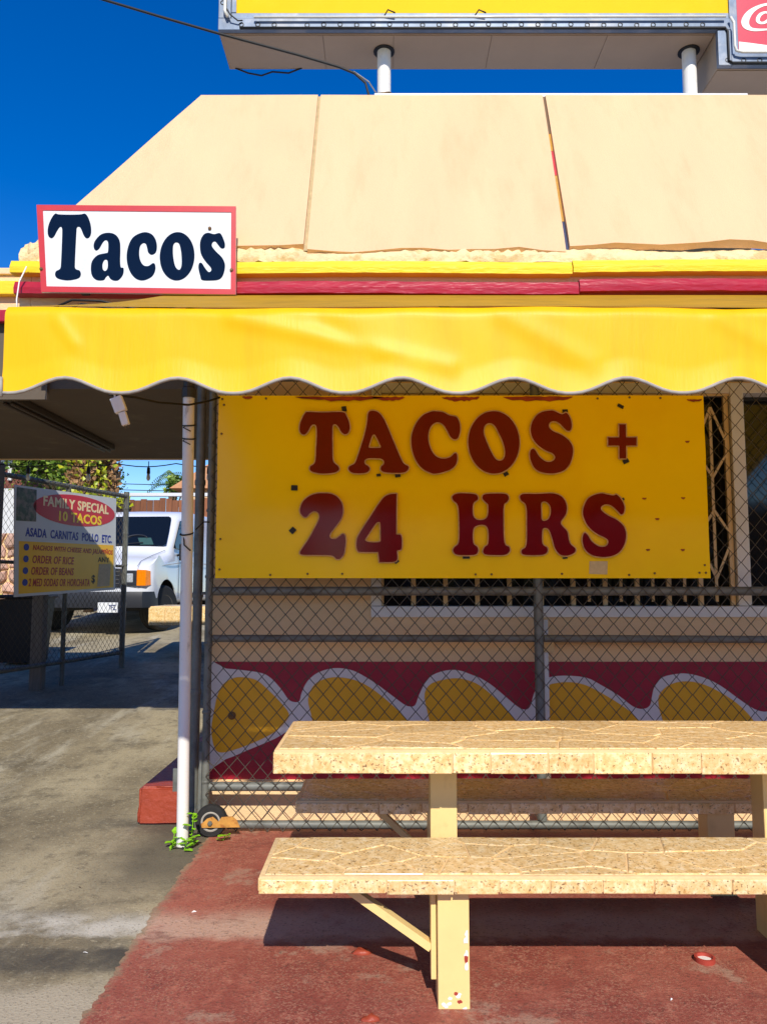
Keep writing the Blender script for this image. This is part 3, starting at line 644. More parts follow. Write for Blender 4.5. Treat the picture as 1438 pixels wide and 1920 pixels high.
# ------------------------------------------------------------------ signs
LET = {}
def z1(L): return [(540+p[0]/5.136, 750+p[1]/5.136, *p[2:]) for p in L]
def z2(L): return [(800+p[0]/3.4238, 750+p[1]/3.4238, *p[2:]) for p in L]
def z3(L): return [(80+p[0]/3.994, 390+p[1]/3.994, *p[2:]) for p in L]
def hours_sign():
    s = thing('tacos_hours_sign', (.424, 4.15, 1.33), 'wide yellow sign with dark red raised letters reading TACOS + 24 HRS', 'sign')
    def W(u, v): return (.424+(u-866)*(.002912-.000061*(v-742)/342), 2.328-(v-742)*.002915)
    YP = 4.165
    # sheet with a faint warp
    mb = MB(); nx, nz = 60, 20
    for lay in (0, .006):
        for i in range(nx+1):
            for k in range(nz+1):
                X = -.901+2.65*i/nx; Z = 1.331+.997*k/nz
                mb.v.append((X+(rnd.uniform(-.0012,.0012) if i in (0,nx) else 0), YP-.006+lay+.0025*math.sin(X*2.2+Z)+.0015*math.sin(X*6+Z*4), Z))
    N = (nx+1)*(nz+1)
    for i in range(nx):
        for k in range(nz):
            q = i*(nz+1)+k; f = (q, q+nz+1, q+nz+2, q+1); mb.f.append(f); mb.f.append(tuple(N+t for t in reversed(f)))
    for i in range(nx):
        for q in (i*(nz+1), i*(nz+1)+nz): mb.f.append((q, q+nz+1, N+q+nz+1, N+q))
    for k in range(nz):
        for q in (k, nx*(nz+1)+k): mb.f.append((q, q+1, N+q+1, N+q))
    mb.build('panel', M['sign_yellow'], s, smooth=True, auto=40)
    L = [
     [z1([(195,120),(350,124),(535,122),(575,165),(600,230),(605,290),(585,335),(550,348),(515,325),(490,280),(462,252),(440,265),(437,340),(436,480),(440,590),(462,625),(490,650),(500,680),(480,705),(430,722),(350,728),(280,722),(225,705),(207,680),(215,648),(245,628),(262,595),(270,480),(278,350),(274,270),(250,252),(225,275),(200,320),(165,350),(130,340),(112,300),(118,240),(145,170),(172,130)])],
     [z1([(815,108),(860,115),(900,145),(940,205),(980,300),(1020,400),(1065,510),(1105,600),(1130,630),(1160,645),(1168,670),(1150,700),(1110,718),(1040,722),(950,718),(905,705),(888,680),(895,650),(918,630),(920,605),(895,585),(830,580),(775,582),(745,598),(748,628),(775,645),(792,672),(780,705),(740,722),(670,726),(615,718),(582,690),(582,660),(605,640),(640,620),(665,565),(700,460),(740,330),(762,225),(770,150),(785,118)]), z1([(830,352),(845,365),(888,455),(878,468),(795,468),(788,455),(815,370)])],
     [[(817.5,772),(832,774),(844,780),(852.6,781.5),(859,785),(863.7,797),(864,811),(860,824),(852.6,827.4),(845,823),(838,810),(830.7,799),(821,795),(811.7,799.7),(805.8,811),(804.4,826),(808.8,843.5),(817.5,856.6),(830.7,861.6),(843.8,858.7),(852,851.6),(857,852.8),(858.4,862.4),(855.5,874),(846.7,882.9),(832,888.7),(817.5,891.7),(808.7,891),(791,882),(778.5,865),(771.3,841.5),(771.7,818),(779.5,796.7),(793,780),(808.7,773)]],
     [ellipse(926.2,831.8,49,60,24), z2([(405,160),(435,175),(465,230),(490,290),(500,345),(490,385),(465,395),(440,380),(410,325),(385,265),(370,215),(378,175)])],
     [z2([(800,70),(840,82),(870,95),(895,85),(915,100),(932,140),(935,180),(922,208),(900,208),(880,190),(850,160),(820,147),(795,155),(790,180),(815,205),(870,230),(915,265),(940,310),(938,370),(915,430),(870,470),(800,485),(730,475),(690,450),(668,410),(658,370),(662,335),(680,318),(700,330),(725,370),(765,400),(800,400),(820,380),(805,355),(760,335),(710,300),(675,250),(665,190),(685,130),(730,85)])],
     [z2([(1160,245,1),(1232,245,1),(1232,160,1),(1282,160,1),(1282,245,1),(1350,245,1),(1350,305,1),(1282,305,1),(1282,388,1),(1232,388,1),(1232,305,1),(1160,305,1)])],
     [z1([(350,905),(420,912),(480,945),(520,1000),(533,1070),(520,1140),(485,1200),(440,1255),(405,1305),(410,1335),(450,1340),(485,1320),(520,1295),(545,1305),(555,1350),(550,1420),(535,1490),(500,1535),(460,1540),(430,1515),(380,1505),(250,1503),(130,1500),(105,1475),(130,1430),(200,1330),(255,1230),(290,1160),(290,1110),(255,1088),(215,1105),(185,1138),(150,1142),(115,1105),(112,1050),(145,980),(210,930),(280,908)])],
     [z1([(1050,910,1),(1045,1100),(1042,1300,1),(1085,1305),(1095,1370),(1088,1445),(1048,1460,1),(1035,1560),(868,1570,1),(858,1475,1),(700,1475),(660,1460),(648,1400),(660,1330),(700,1260),(780,1140),(860,1020),(920,945),(980,915)]), z1([(870,1192),(880,1210),(882,1340),(870,1370),(790,1372),(745,1358),(755,1335),(840,1210)])],
     [z2([(200,605),(300,608),(328,625),(328,650),(300,675),(297,740),(320,772),(365,770),(385,745),(388,685),(370,665),(352,640),(365,612),(440,605),(510,610),(528,640),(515,665),(495,690),(492,800),(497,920),(525,945),(530,975),(500,1000),(430,1003),(370,998),(352,975),(365,945),(385,925),(388,850),(370,815),(325,815),(298,840),(297,920),(322,945),(328,975),(305,1000),(230,1003),(180,998),(160,970),(172,945),(198,915),(202,800),(195,690),(165,655),(160,625)])],
     [z2([(620,608),(700,608),(810,605),(870,630),(897,680),(893,740),(860,790),(870,815),(900,850),(915,920),(950,955),(945,985),(900,1005),(850,1000),(815,960),(795,890),(775,840),(750,832),(740,850),(740,925),(770,950),(770,980),(740,1000),(650,1003),(605,995),(600,965),(630,935),(635,800),(632,690),(600,655),(592,625)]), z2([(735,672),(760,665),(785,690),(788,735),(770,772),(738,775),(735,720)])],
     [z2([(1110,605),(1160,612),(1195,618),(1215,612),(1245,640),(1268,690),(1262,735),(1240,745),(1215,720),(1180,690),(1145,682),(1120,695),(1122,715),(1160,745),(1220,775),(1265,820),(1277,880),(1260,945),(1215,995),(1140,1015),(1060,1005),(1010,970),(990,915),(995,870),(1010,855),(1030,870),(1055,910),(1100,940),(1140,940),(1155,915),(1140,895),(1080,865),(1025,815),(995,745),(1005,680),(1040,630)])]]
    names = ['letter_t','letter_a','letter_c','letter_o','letter_s','plus_sign','digit_two','digit_four','letter_h','letter_r','letter_s']
    for nm, loops in zip(names, L):
        LP = []
        for lp in loops:
            sm = smooth_closed(lp, 4) if len(lp[0]) < 4 else lp
            LP.append([W(u, v) for u, v in sm])
        o = plate(LP, YP-.008, .011).build(nm, M['letter_red'], s)
        # the plate's face leans a little differently on every letter, as hand-fixed plates do
        rim = MB()
        for lp in LP: rim.tube([(x, YP-.0195, z) for x, z in lp], .0036, 6, closed=True)
        rim.build('rim', M['letter_rim'], o, smooth=True)
    def tab(u, v, w=12, h=9, rot=0):
        x, z = W(u, v); w *= .0029/2; h *= .0029/2
        P = [(x+a*math.cos(rot)-c*math.sin(rot), z+a*math.sin(rot)+c*math.cos(rot)) for a, c in ((-w,-h),(w,-h*.9),(w*.9,h),(-w*1.05,h*.95))]
        plate([P], YP-.008, .007).build('clip_tab', M['black'], s)
    for t in [(646.5,768,9,10,.1),(552,917,12,10,-.05),(548,996,11,10,.75),(710,893,8,5,.1),(746,894,10,6,.1),(949,891,9,7,.5),(1061,772,10,6,0),(1165,763,12,6,-.5),(1174,867,11,8,.4),(873,1046,13,5,0),(1058,1047,9,3,.1),(742,1053,9,7,.6),(1168,938,4,5,.2)]: tab(*t)
    # rust streaks along the top edge, and small rust marks
    def blotch(u0, u1, v0, v1, m='rust'):
        n = 16; P = []
        for i in range(n): u = u0+(u1-u0)*i/(n-1); P.append(W(u, v0+rnd.uniform(0, .2)*(v1-v0)))
        for i in range(n): u = u1-(u1-u0)*i/(n-1); e = math.sin(math.pi*i/(n-1))**.5; P.append(W(u, v0+.2*(v1-v0)+(v1-v0)*e*rnd.uniform(.45, .8)))
        plate([P], YP-.0085, .0015).build('rust_streak', M[m], s)
    for a in [(555,720,743,754),(700,760,744,753),(830,900,744,755),(945,1075,743,755),(455,475,743,750),(1290,1318,749,755)]: blotch(*a)
    for u, v in [(1208,937),(1281,936),(1214,1032),(1279,1032),(1232,975),(1290,830)]: blotch(u-4, u+4, v-2, v+3)
    plate([[W(1104,1053), W(1138,1053), W(1137,1077), W(1103,1076)]], YP-.0085, .0015).build('sticker', M['sticker'], s, label='faded beige sticker')
    for u, v in [(418,749),(421,760),(416,815),(412,1012),(410,1068),(505,1078),(575,1076),(640,1076),(890,1077),(920,1077),(1122,748),(1182,746),(1240,747),(1178,1078),(1226,1075),(1320,1060),(1322,1074),(1310,1074),(500,748),(1052,1076)]:
        x, z = W(u, v); MB().lathe([(.006,0),(.006,.004),(.003,.006)], Matrix.Translation((x, YP-.008, z)) @ Matrix.Rotation(R(90), 4, 'X'), 8).build('rivet', M['bolt'], s)
hours_sign()

def tacos_sign():
    s = thing('tacos_sign', (-1.27, 3.85, 2.8), 'white sign with red border and black letters reading Tacos above the awning', 'sign')
    def W(u, v): return (-1.797+(u-70)*1.033/373, 3.257-(v-385)*.4755/166)
    TL, TR, BR, BL = (-1.797,3.258), (-.764,3.250), (-.757,2.779), (-1.754,2.792)
    plate([[TL, TR, BR, BL]], 3.86, .012).build('panel', M['white_sign'], s)
    def lerp(a, b, t): return (a[0]+(b[0]-a[0])*t, a[1]+(b[1]-a[1])*t)
    bx, bz = .027, .062
    iTL, iTR, iBR, iBL = (TL[0]+.034,TL[1]-.030),(TR[0]-.024,TR[1]-.032),(BR[0]-.026,BR[1]+.028),(BL[0]+.026,BL[1]+.030)
    for P in ([TL,TR,iTR,iTL],[TR,BR,iBR,iTR],[BR,BL,iBL,iBR],[BL,TL,iTL,iBL]): plate([P], 3.8479, .003).build('border', M['red_border'], s)
    L = [('letter_t', [z3([(100,45),(130,50),(210,52),(290,50),(325,45),(350,75),(370,130),(375,190),(362,222),(340,228),(320,205),(300,160),(285,143),(268,150),(265,200),(263,400),(268,455),(300,470),(310,500),(290,528),(215,542),(145,530),(120,505),(125,475),(155,455),(160,400),(160,200),(155,150),(140,145),(120,175),(100,215),(78,228),(55,205),(52,150),(70,90)])]),
     ('letter_a', [z3([(510,188),(560,205),(590,250),(597,320),(598,400),(605,445),(625,452),(622,500),(590,540),(555,543),(530,530),(512,507),(495,520),(480,540),(430,540),(395,510),(383,460),(390,400),(430,355),(490,340),(505,330),(505,265),(490,243),(468,255),(440,305),(415,320),(398,295),(405,250),(450,200)]), z3([(492,388),(505,400),(507,450),(490,473),(472,460),(468,425),(478,395)])]),
     ('letter_c', [z3([(760,185),(820,195),(855,235),(868,290),(860,335),(830,352),(805,335),(795,300),(785,272),(765,265),(742,290),(738,350),(750,400),(775,432),(810,435),(840,415),(858,425),(860,470),(835,515),(775,542),(720,530),(675,480),(648,400),(650,310),(685,225)])]),
     ('letter_o', [z3(ellipse(1020,363,129,180,24)), z3([(1015,260),(1035,275),(1050,340),(1055,420),(1045,460),(1025,460),(1005,430),(990,360),(988,290),(998,265)])]),
     ('letter_s', [z3([(1245,188),(1290,198),(1330,190),(1350,210),(1372,265),(1370,300),(1345,303),(1320,275),(1300,253),(1280,262),(1278,290),(1310,330),(1355,375),(1377,430),(1365,500),(1335,535),(1280,543),(1210,540),(1195,510),(1180,450),(1185,415),(1205,415),(1225,445),(1255,480),(1275,470),(1270,445),(1230,400),(1195,340),(1188,260),(1210,205)])])]
    for nm, loops in L: plate([[W(u, v) for u, v in smooth_closed(lp, 4)] for lp in loops], 3.848, .002).build(nm, M['black_letter'], s)
    for u, v in [(395,429),(84,505),(437,507)]:
        x, z = W(u, v); MB().lathe([(.009,0),(.009,.004),(.004,.008)], Matrix.Translation((x, 3.846, z)) @ Matrix.Rotation(R(90), 4, 'X'), 10).build('bolt', M['bolt'], s)
    for x in (-1.55, -.95): MB().box(x-.02, x+.02, 3.861, 3.92, 2.8, 3.2).build('bracket', M['dark_steel'], s)
tacos_sign()

# ------------------------------------------------------------------ rolling chain link gate
def chain_mesh(mb, x0, x1, z0, z1, Y, p, h, r, fn=None, n=4):
    nw = int((x1-x0)/(p/2)); ns = int((z1-z0)/(h/2))
    for i in range(nw):
        xa = x0+i*p/2; pts = []
        for k in range(ns+1):
            side = (i+k) % 2
            x = xa+(p/2 if side else 0); z = z0+k*h/2
            x += .0018*math.sin(z*9+i); zz = z+.003*math.sin(x*2.3+z)
            q = (x, Y+(.0022 if side else -.0022), zz)
            pts.append(fn(q) if fn else q)
        mb.tube(pts, r, n, cap=False)
    return mb
def rolling_gate():
    g = thing('rolling_gate', (-.94, 4.2, 0), 'chain link rolling gate on small wheels closed across the stand front', 'gate')
    XR = 3.0
    def pipe(name, P, r, m=M['galv']): return MB().tube(P, r, 12).build(name, m, g, smooth=True, auto=60)
    pipe('end_post', [(-.942,4.21,.05),(-.942,4.21,2.5)], .021)
    pipe('middle_post', [(.836,4.21,.06),(.836,4.21,2.5)], .026)
    pipe('top_rail', [(-.92,4.212,2.44),(XR,4.212,2.44)], .02)
    pipe('upper_rail', [(-.92,4.212,1.262),(XR,4.212,1.262)], .024)
    pipe('middle_rail', [(-.92,4.214,1.008),(.81,4.214,1.008)], .02)
    pipe('middle_rail', [(.862,4.214,1.008),(XR,4.214,.998)], .02)
    pipe('lower_rail', [(-.92,4.214,.232),(XR,4.214,.232)], .024)
    pipe('bottom_rail', [(-.82,4.205,.040),(XR,4.205,.036)], .022)
    chain_mesh(MB(), -.935, 2.6, .015, 2.48, 4.184, .0818, .0935, .0028).build('wire_mesh', M['wire'], g, smooth=True, kind='stuff')
    for z in (.26, .62, .98, 1.34, 1.7, 2.06): MB().lathe([(.024,-.008),(.026,0),(.024,.008)], Matrix.Translation((-.942,4.21,z)), 12).build('tension_band', M['galv'], g)
    MB().bar((-.962,4.18,.1),(-.962,4.18,.42), .012, .006).build('tension_bar', M['galv'], g)
    # wheel
    M4 = Matrix.Translation((-.888, 4.13, .082)) @ Matrix.Rotation(R(90), 4, 'X')
    w = MB().lathe([(.05,-.022),(.074,-.022),(.081,-.014),(.082,0),(.081,.014),(.074,.022),(.05,.022)], M4, 32).build('wheel', M['rubber'], g, smooth=True, auto=40)
    MB().lathe([(.014,-.024),(.05,-.024),(.05,.0235),(.044,.0245),(.036,.019),(.016,.019),(.014,.024)], M4, 28).build('hub', M['piping'], w, smooth=True, auto=40)
    plate([[(-.935,.075),(-.93,.055),(-.735,.058),(-.75,.09),(-.775,.112),(-.83,.108),(-.845,.085),(-.875,.11),(-.905,.1),(-.92,.085)]], 4.102, .005).build('fork_plate', mat('rusty_plate', lin(196,140,62), .7, .3, 18, c2=lin(150,80,30), c2amt=.7, c2scale=20), w)
    MB().lathe([(.013,0),(.013,.008),(.01,.011)], Matrix.Translation((-.888,4.097,.078)) @ Matrix.Rotation(R(90), 4, 'X'), 6).build('axle_bolt', M['galv'], w)
    # fixed post
    p = thing('fence_post', (-1.015, 4.26, 0), 'tall dark steel pipe post between the white pole and rolling gate', 'post')
    MB().tube([(-1.016,4.26,0),(-1.016,4.26,2.72)], .026, 14).build('pipe', M['galv'], p, smooth=True, auto=60)
    for z in (.1, .72, 1.24, 1.86): MB().lathe([(.03,-.014),(.031,0),(.03,.014)], Matrix.Translation((-1.016,4.26,z)), 14).build('clamp', M['galv'], p)
    for z in (.12, 1.25): MB().box(-.99, -.955, 4.235, 4.25, z-.008, z+.008).build('hinge_strap', M['galv'], p)
    MB().bbox(-1.075, -1.03, 4.06, 4.068, .245, .36, .002).build('latch_plate', M['galv'], p)
    MB().bar((-.975,4.235,.02),(-.975,4.235,.46), .02, .008).build('guide_bar', M['galv'], p)
rolling_gate()

# ------------------------------------------------------------------ stone topped table and benches
def slab(root, X0, X1, Y0, Y1, ZT, th, seeds_step, seed):
    global rnd
    rnd = random.Random(seed)
    core = MB().bbox(X0+.0025, X1, Y0+.0025, Y1-.0025, ZT-th+.004, ZT-.0028, .005).build('slab', M['grout'], root, smooth=True, auto=40)
    MB().box(X0+.03, X1, Y0+.03, Y1-.03, ZT-th-.003, ZT-th+.0035).build('underside', M['underside'], root)  # dark board added to cut bounce and deepen the shade below the slab
    sx, sy = seeds_step; seeds = []; y = Y0+sy/2; row = 0
    ny = max(1, round((Y1-Y0)/sy)); nx = round((X1-X0)/sx)
    K = .62
    for j in range(ny):
        for i in range(nx):
            seeds.append((K*(X0+(i+.5+.25*(j % 2)+rnd.uniform(-.75,.75))*(X1-X0)/nx), Y0+(j+.5+rnd.uniform(-.62,.62))*(Y1-Y0)/ny))
    for p in cells(K*(X0+.018), K*(X1-.01), Y0+.016, Y1-.012, seeds, .0034):
        p = [(a/K, b) for a, b in p]
        cxm = sum(a for a, b in p)/len(p); cym = sum(b for a, b in p)/len(p); n = len(p); dz = rnd.uniform(-.0012, .0012)
        V = [(a, b, ZT-.012) for a, b in p]+[(a, b, ZT-.002+dz) for a, b in p]+[(a+(cxm-a)*.03, b+(cym-b)*.03, ZT+dz) for a, b in p]
        F = [tuple(range(2*n, 3*n))]
        for i in range(n):
            k = (i+1) % n; F += [(i, k, n+k, n+i), (n+i, n+k, 2*n+k, 2*n+i)]
        MB().add(V, F).build('tile', M['granite'], core)
    # edge tiles, front then left end then back
    def edge(a, b, zt, zb, nrm):
        d = Vector((b[0]-a[0], b[1]-a[1], 0)); L = d.length; d.normalize(); t = 0
        while t < L-.02:
            w = min(rnd.uniform(.11, .24), L-t)
            if L-t-w < .06: w = L-t
            p = Vector((a[0], a[1], 0))+d*(t+.0025); q = Vector((a[0], a[1], 0))+d*(t+w-.0025)
            z1_ = zb+rnd.uniform(-.002, .0055); o = rnd.uniform(-.0012,.0012)
            N = Vector(nrm); y0 = N*(.0015+o); y1 = N*(-.012)
            P = []
            for c, s_ in ((p, 1), (q, -1)):
                for zz in (z1_, zt):
                    P += [c+y1+Vector((0,0,zz)), c+y0*.3+Vector((0,0,zz)), c+y0+d*s_*.002+Vector((0,0,zz+(.0025 if zz < zt else -.0025)))]
            F = [(2,5,11,8),(1,2,8,7),(0,1,7,6),(5,4,10,11),(4,3,9,10),(0,3,4,1),(1,4,5,2),(6,7,10,9),(7,8,11,10),(3,0,6,9)]
            MB().add(P, F).build('edge_tile', M['granite'], core); t += w
    edge((X0+.001, Y0), (X1, Y0), ZT-.013, ZT-th, (0,-1,0)); edge((X0, Y1-.012), (X0, Y0+.013), ZT-.013, ZT-th, (-1,0,0)); edge((X1-.01, Y1), (X0+.02, Y1), ZT-.013, ZT-th, (0,1,0))
    return core
def leg(root, x0, x1, y0, y1, z, chips=0):
    lg = MB().bbox(x0, x1, y0, y1, -.003, z, .004).build('leg', M['paint_post'], root)
    for i in range(chips):
        low = i < chips*.6
        cx_ = rnd.uniform(x0+.012, x1-.012) if low else x1-rnd.uniform(.006,.012); cz = rnd.uniform(.004, .05) if low else rnd.uniform(.1, z*.7)
        P = [(cx_+rnd.uniform(.5,1)*.009*math.cos(t), cz+rnd.uniform(.5,1)*(.007 if low else .016)*math.sin(t)) for t in [k*.63 for k in range(10)]]
        P = [(min(max(a, x0+.005), x1-.005), max(.003, c)) for a, c in P]
        plate([P], y0+.0004-i*.00012, .0008).build('paint_chip', M['chip_red'] if i % 5 == 0 else M['chip_white'], lg)
    return lg
def picnic():
    XE = 2.9
    b = thing('stone_bench', (.2, 2.64, 0), 'front bench topped with yellow granite pieces, nearest the camera', 'bench')
    slab(b, -.383, XE, 2.455, 2.825, .413, .055, (.21, .12), 11)
    leg(b, .167, .265, 2.498, 2.60, .356, 14); leg(b, 1.30, 1.40, 2.56, 2.66, .356, 4)
    MB().bbox(.148, .165, 2.53, 2.58, .075, .354, .002).build('brace', M['paint_post'], b)
    br = MB().bar((-.13, 2.555, .353), (.148, 2.555, .165), .024, .04).build('brace', M['paint_post'], b)
    t = thing('stone_table', (.2, 3.0, 0), 'granite topped picnic table standing between the two benches', 'table')
    slab(t, -.378, XE, 2.72, 3.285, .735, .085, (.26, .15), 12)
    leg(t, .173, .272, 2.95, 3.05, .648, 3); leg(t, 1.405, 1.51, 2.95, 3.05, .648, 3)
    r = thing('stone_bench', (.2, 3.46, 0), 'rear shaded bench topped with granite pieces, between table and chain link gate', 'bench')
    slab(r, -.362, XE, 3.285, 3.65, .413, .055, (.15, .10), 13)
    leg(r, .19, .285, 3.40, 3.50, .356, 2); leg(r, 1.36, 1.475, 3.36, 3.46, .356, 2)
    MB().bar((-.05, 3.45, .354), (.19, 3.45, .13), .024, .04).build('brace', M['paint_post'], r)
    b['group'] = 'granite benches'; r['group'] = 'granite benches'
picnic()
rnd = random.Random(21)

# ------------------------------------------------------------------ drive through canopy on the left
def canopy():
    c = thing('drive_through_canopy', (-3, 4.4, 2.4), 'cream canopy roof over the driveway with dark underside', 'canopy')
    XL, XR, Y0, Y1 = -9.5, -.995, 4.36, 6.98
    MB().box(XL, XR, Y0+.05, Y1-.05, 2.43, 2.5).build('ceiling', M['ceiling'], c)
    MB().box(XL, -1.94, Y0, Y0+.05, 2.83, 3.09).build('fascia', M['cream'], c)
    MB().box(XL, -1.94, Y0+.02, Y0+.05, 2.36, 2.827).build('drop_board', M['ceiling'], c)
    MB().box(XL, XR, Y1-.05, Y1, 2.425, 3.03).build('fascia', M['cream'], c)
    MB().box(XL, -1.2, Y0+.05, Y1-.05, 2.98, 3.05).build('roof', M['house_white'], c)
    MB().bbox(XL, -1.97, Y0-.05, Y0-.002, 2.96, 3.04, .006).build('yellow_trim', M['yellow_trim'], c)
    MB().bbox(XL, -1.97, Y0-.045, Y0-.002, 2.80, 2.87, .006).build('red_trim', M['red_trim'], c)
    MB().bbox(XL, -1.97, Y0-.02, Y0+.4, 3.092, 3.13, .006).build('coping', M['cream'], c)
    MB().box(-6.2, -6.05, 4.5, 9.0, 0, 2.425).build('side_wall', M['cream'], c)  # unseen wall added to block sky light from the left
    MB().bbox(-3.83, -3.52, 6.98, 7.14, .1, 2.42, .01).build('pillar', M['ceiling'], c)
    f = thing('fluorescent_fixture', (-2.24, 5.4, 2.43), 'long dark fluorescent batten fixed under the driveway canopy', 'light')
    MB().bbox(-2.29, -2.19, 4.5, 6.24, 2.385, 2.429, .006).build('housing', M['tube_white'], f)
    for x in (-2.262, -2.218): MB().tube([(x,4.54,2.372),(x,6.2,2.372)], .011, 10).build('tube', M['tube_white'], f, smooth=True)
    # hanging white sensor and plug
    s = thing('hanging_plug', (-1.15, 3.3, 2.05), 'white plug and socket cover hanging on a cord under the awning', 'plug')
    Mx = Matrix.Translation((-1.148, 3.3, 2.075)) @ Matrix.Rotation(R(-22), 4, 'Y')
    MB().bbox(-.026, .026, -.015, .015, -.035, .035, .006, Mx).build('socket_cover', M['plug_white'], s)
    Mx = Matrix.Translation((-1.122, 3.3, 2.012)) @ Matrix.Rotation(R(-18), 4, 'Y')
    pb = MB().bbox(-.016, .016, -.012, .012, -.028, .03, .004, Mx).build('plug_body', M['plug_white'], s)
    for dx in (-.006, .006): MB().box(dx-.002, dx+.002, -.002, .002, -.042, -.026, Mx).build('prong', M['bolt'], pb)
    MB().tube([(-1.165,3.3,2.105),(-1.18,3.3,2.2),(-1.14,3.35,2.46)], .004, 6).build('cord', M['plug_white'], s, smooth=True)
    # cable under the awning to the pole
    k = MB(); k.tube([(-1.19,3.3,2.12),(-1.13,3.45,2.145),(-1.085,3.65,2.168),(-.992,3.87,2.208),(-.935,4.05,2.27),(-.89,4.13,2.31)], .006, 6)
    k.build('hanging_cable', M['cable'], None, smooth=True, label='black cable drooping under the awning towards the pole', cat='cable')
    # string lights along the back edge
    t = thing('string_lights', (-3, 6.93, 2.4), 'black string of clear bulbs strung below the canopy edge', 'string lights')
    xs = [-5.2+.55*i for i in range(8)]
    P = []
    for i in range(7):
        for j in range(6): q = j/6; P.append((xs[i]+.55*q, 7.02, 2.40-.03*math.sin(math.pi*q)))
    MB().tube(P, .005, 5).build('cord', M['cable'], t, smooth=True)
    for x in xs[:7]:
        x += .3
        sk = MB().lathe([(.004,.085),(.004,.03),(.014,.028),(.017,-.02),(.015,-.03)][::-1], Matrix.Translation((x,7.02,2.335)), 10).build('lamp_socket', M['black'], t, smooth=True)
        MB().lathe([(.003,-.095),(.013,-.088),(.018,-.07),(.015,-.045),(.012,-.03)], Matrix.Translation((x,7.02,2.335)), 12).build('bulb', M['bulb'], sk, smooth=True)
canopy()

# ------------------------------------------------------------------ swing gate with menu banner
def swing_gate():
    A = Vector((-3.637, 7.321, 0)); ang = R(73.59)
    g = thing('swing_gate', A, 'grey chain link swing gate standing open beside the driveway', 'gate', rz=ang)
    def pipe(name, P, r): return MB().tube(P, r, 10).build(name, M['galv'], g, smooth=True, auto=60)
    pipe('top_rail', [(-.6,0,2.345),(1.98,0,2.345)], .025); pipe('bottom_rail', [(-.6,0,.47),(1.98,0,.5)], .024); pipe('middle_rail', [(-.6,0,1.51),(1.95,0,1.51)], .018)
    pipe('end_post', [(1.98,0,.28),(1.98,0,2.40)], .032); pipe('end_post', [(-.6,0,.1),(-.6,0,2.45)], .032); pipe('middle_post', [(.95,0,.2),(.95,0,2.345)], .024)
    chain_mesh(MB(), -.6, 1.97, .48, 2.42, -.03, .075, .085, .0024).build('wire_mesh', M['wire'], g, smooth=True, kind='stuff')
    for z in (.7, 1.1, 1.53, 1.9, 2.2): MB().lathe([(.034,-.01),(.037,0),(.034,.01)], Matrix.Translation((1.98,0,z)), 10).build('tension_band', M['galv'], g)
    # banner
    s = thing('menu_banner', A, 'white and yellow menu board reading Family Special 10 Tacos tied to the swing gate', 'sign', rz=ang)
    Y = -.05
    def pl(P, y, m, name, par=s, th=.002): return plate([P], y, th).build(name, M[m], par)
    pn = pl([(.10,2.255),(1.70,2.29),(1.735,1.235),(.16,1.175)], Y, 'board_white', 'panel', th=.008)
    yl = pl([(.19,1.715),(1.675,1.745),(1.70,1.262),(.215,1.205)], Y-.0082, 'print_yellow', 'yellow_field', pn)
    el = plate([ellipse(1.02,2.085,.66,.165,48,.012)], Y-.0082, .002).build('red_oval', M['red_ell'], pn)
    pl([(.13,2.235),(.40,2.24),(.41,1.92),(.14,1.91)], Y-.0082, 'print_photo', 'food_picture', pn)
    text_shape('FAMILY SPECIAL', .50, 1.56, 2.09, 2.195, .002, .03, Y=Y-.0104).build('lettering', M['print_cream'], el)
    text_shape('10 TACOS', .74, 1.44, 1.955, 2.06, .002, .03, Y=Y-.0104).build('lettering', M['print_yellow2'], el)
    text_shape('ASADA  CARNITAS  POLLO  ETC.', .27, 1.64, 1.765, 1.855, .002, .03, Y=Y-.0084).build('lettering', M['print_blue'], pn)
    rows = [('NACHOS WITH CHEESE AND JALAPEÑOS', 1.66, .38, 1.66), ('ORDER OF RICE', 1.545, .38, 1.0), ('ORDER OF BEANS', 1.43, .37, 1.0), ('2 MED SODAS OR HORCHATA', 1.315, .34, 1.27)]
    for t, z, x0, x1 in rows:
        text_shape(t, x0, x1, z-.04, z+.04, .002, .022, .15, Y=Y-.0104).build('lettering', M['print_dred'], yl)
        plate([ellipse(.29,z,.036,.034,20)], Y-.0104, .002).build('bullet', M['print_blue'], yl)
    text_shape('$', 1.30, 1.36, 1.30, 1.40, .002, .02, Y=Y-.0104).build('lettering', M['black'], yl)
    pl([(1.40,1.27),(1.62,1.28),(1.63,1.53),(1.42,1.52)], Y-.0104, 'sticker', 'price_patch', yl)
    text_shape('ANY', 1.40, 1.60, 1.545, 1.60, .002, .01, Y=Y-.0104).build('lettering', M['black'], yl)
    # timber post and dark bin behind, low rail
    p = thing('timber_post', (-3.55, 7.95, .2), 'weathered grey timber post below the menu board', 'post')
    MB().bbox(-3.60, -3.48, 7.98, 8.1, .15, 1.3, .01).build('shaft', M['grey_wood'], p)
    MB().bbox(-3.62, -3.46, 7.965, 8.115, 1.302, 1.33, .006).build('cap', M['grey_wood'], p)
swing_gate()

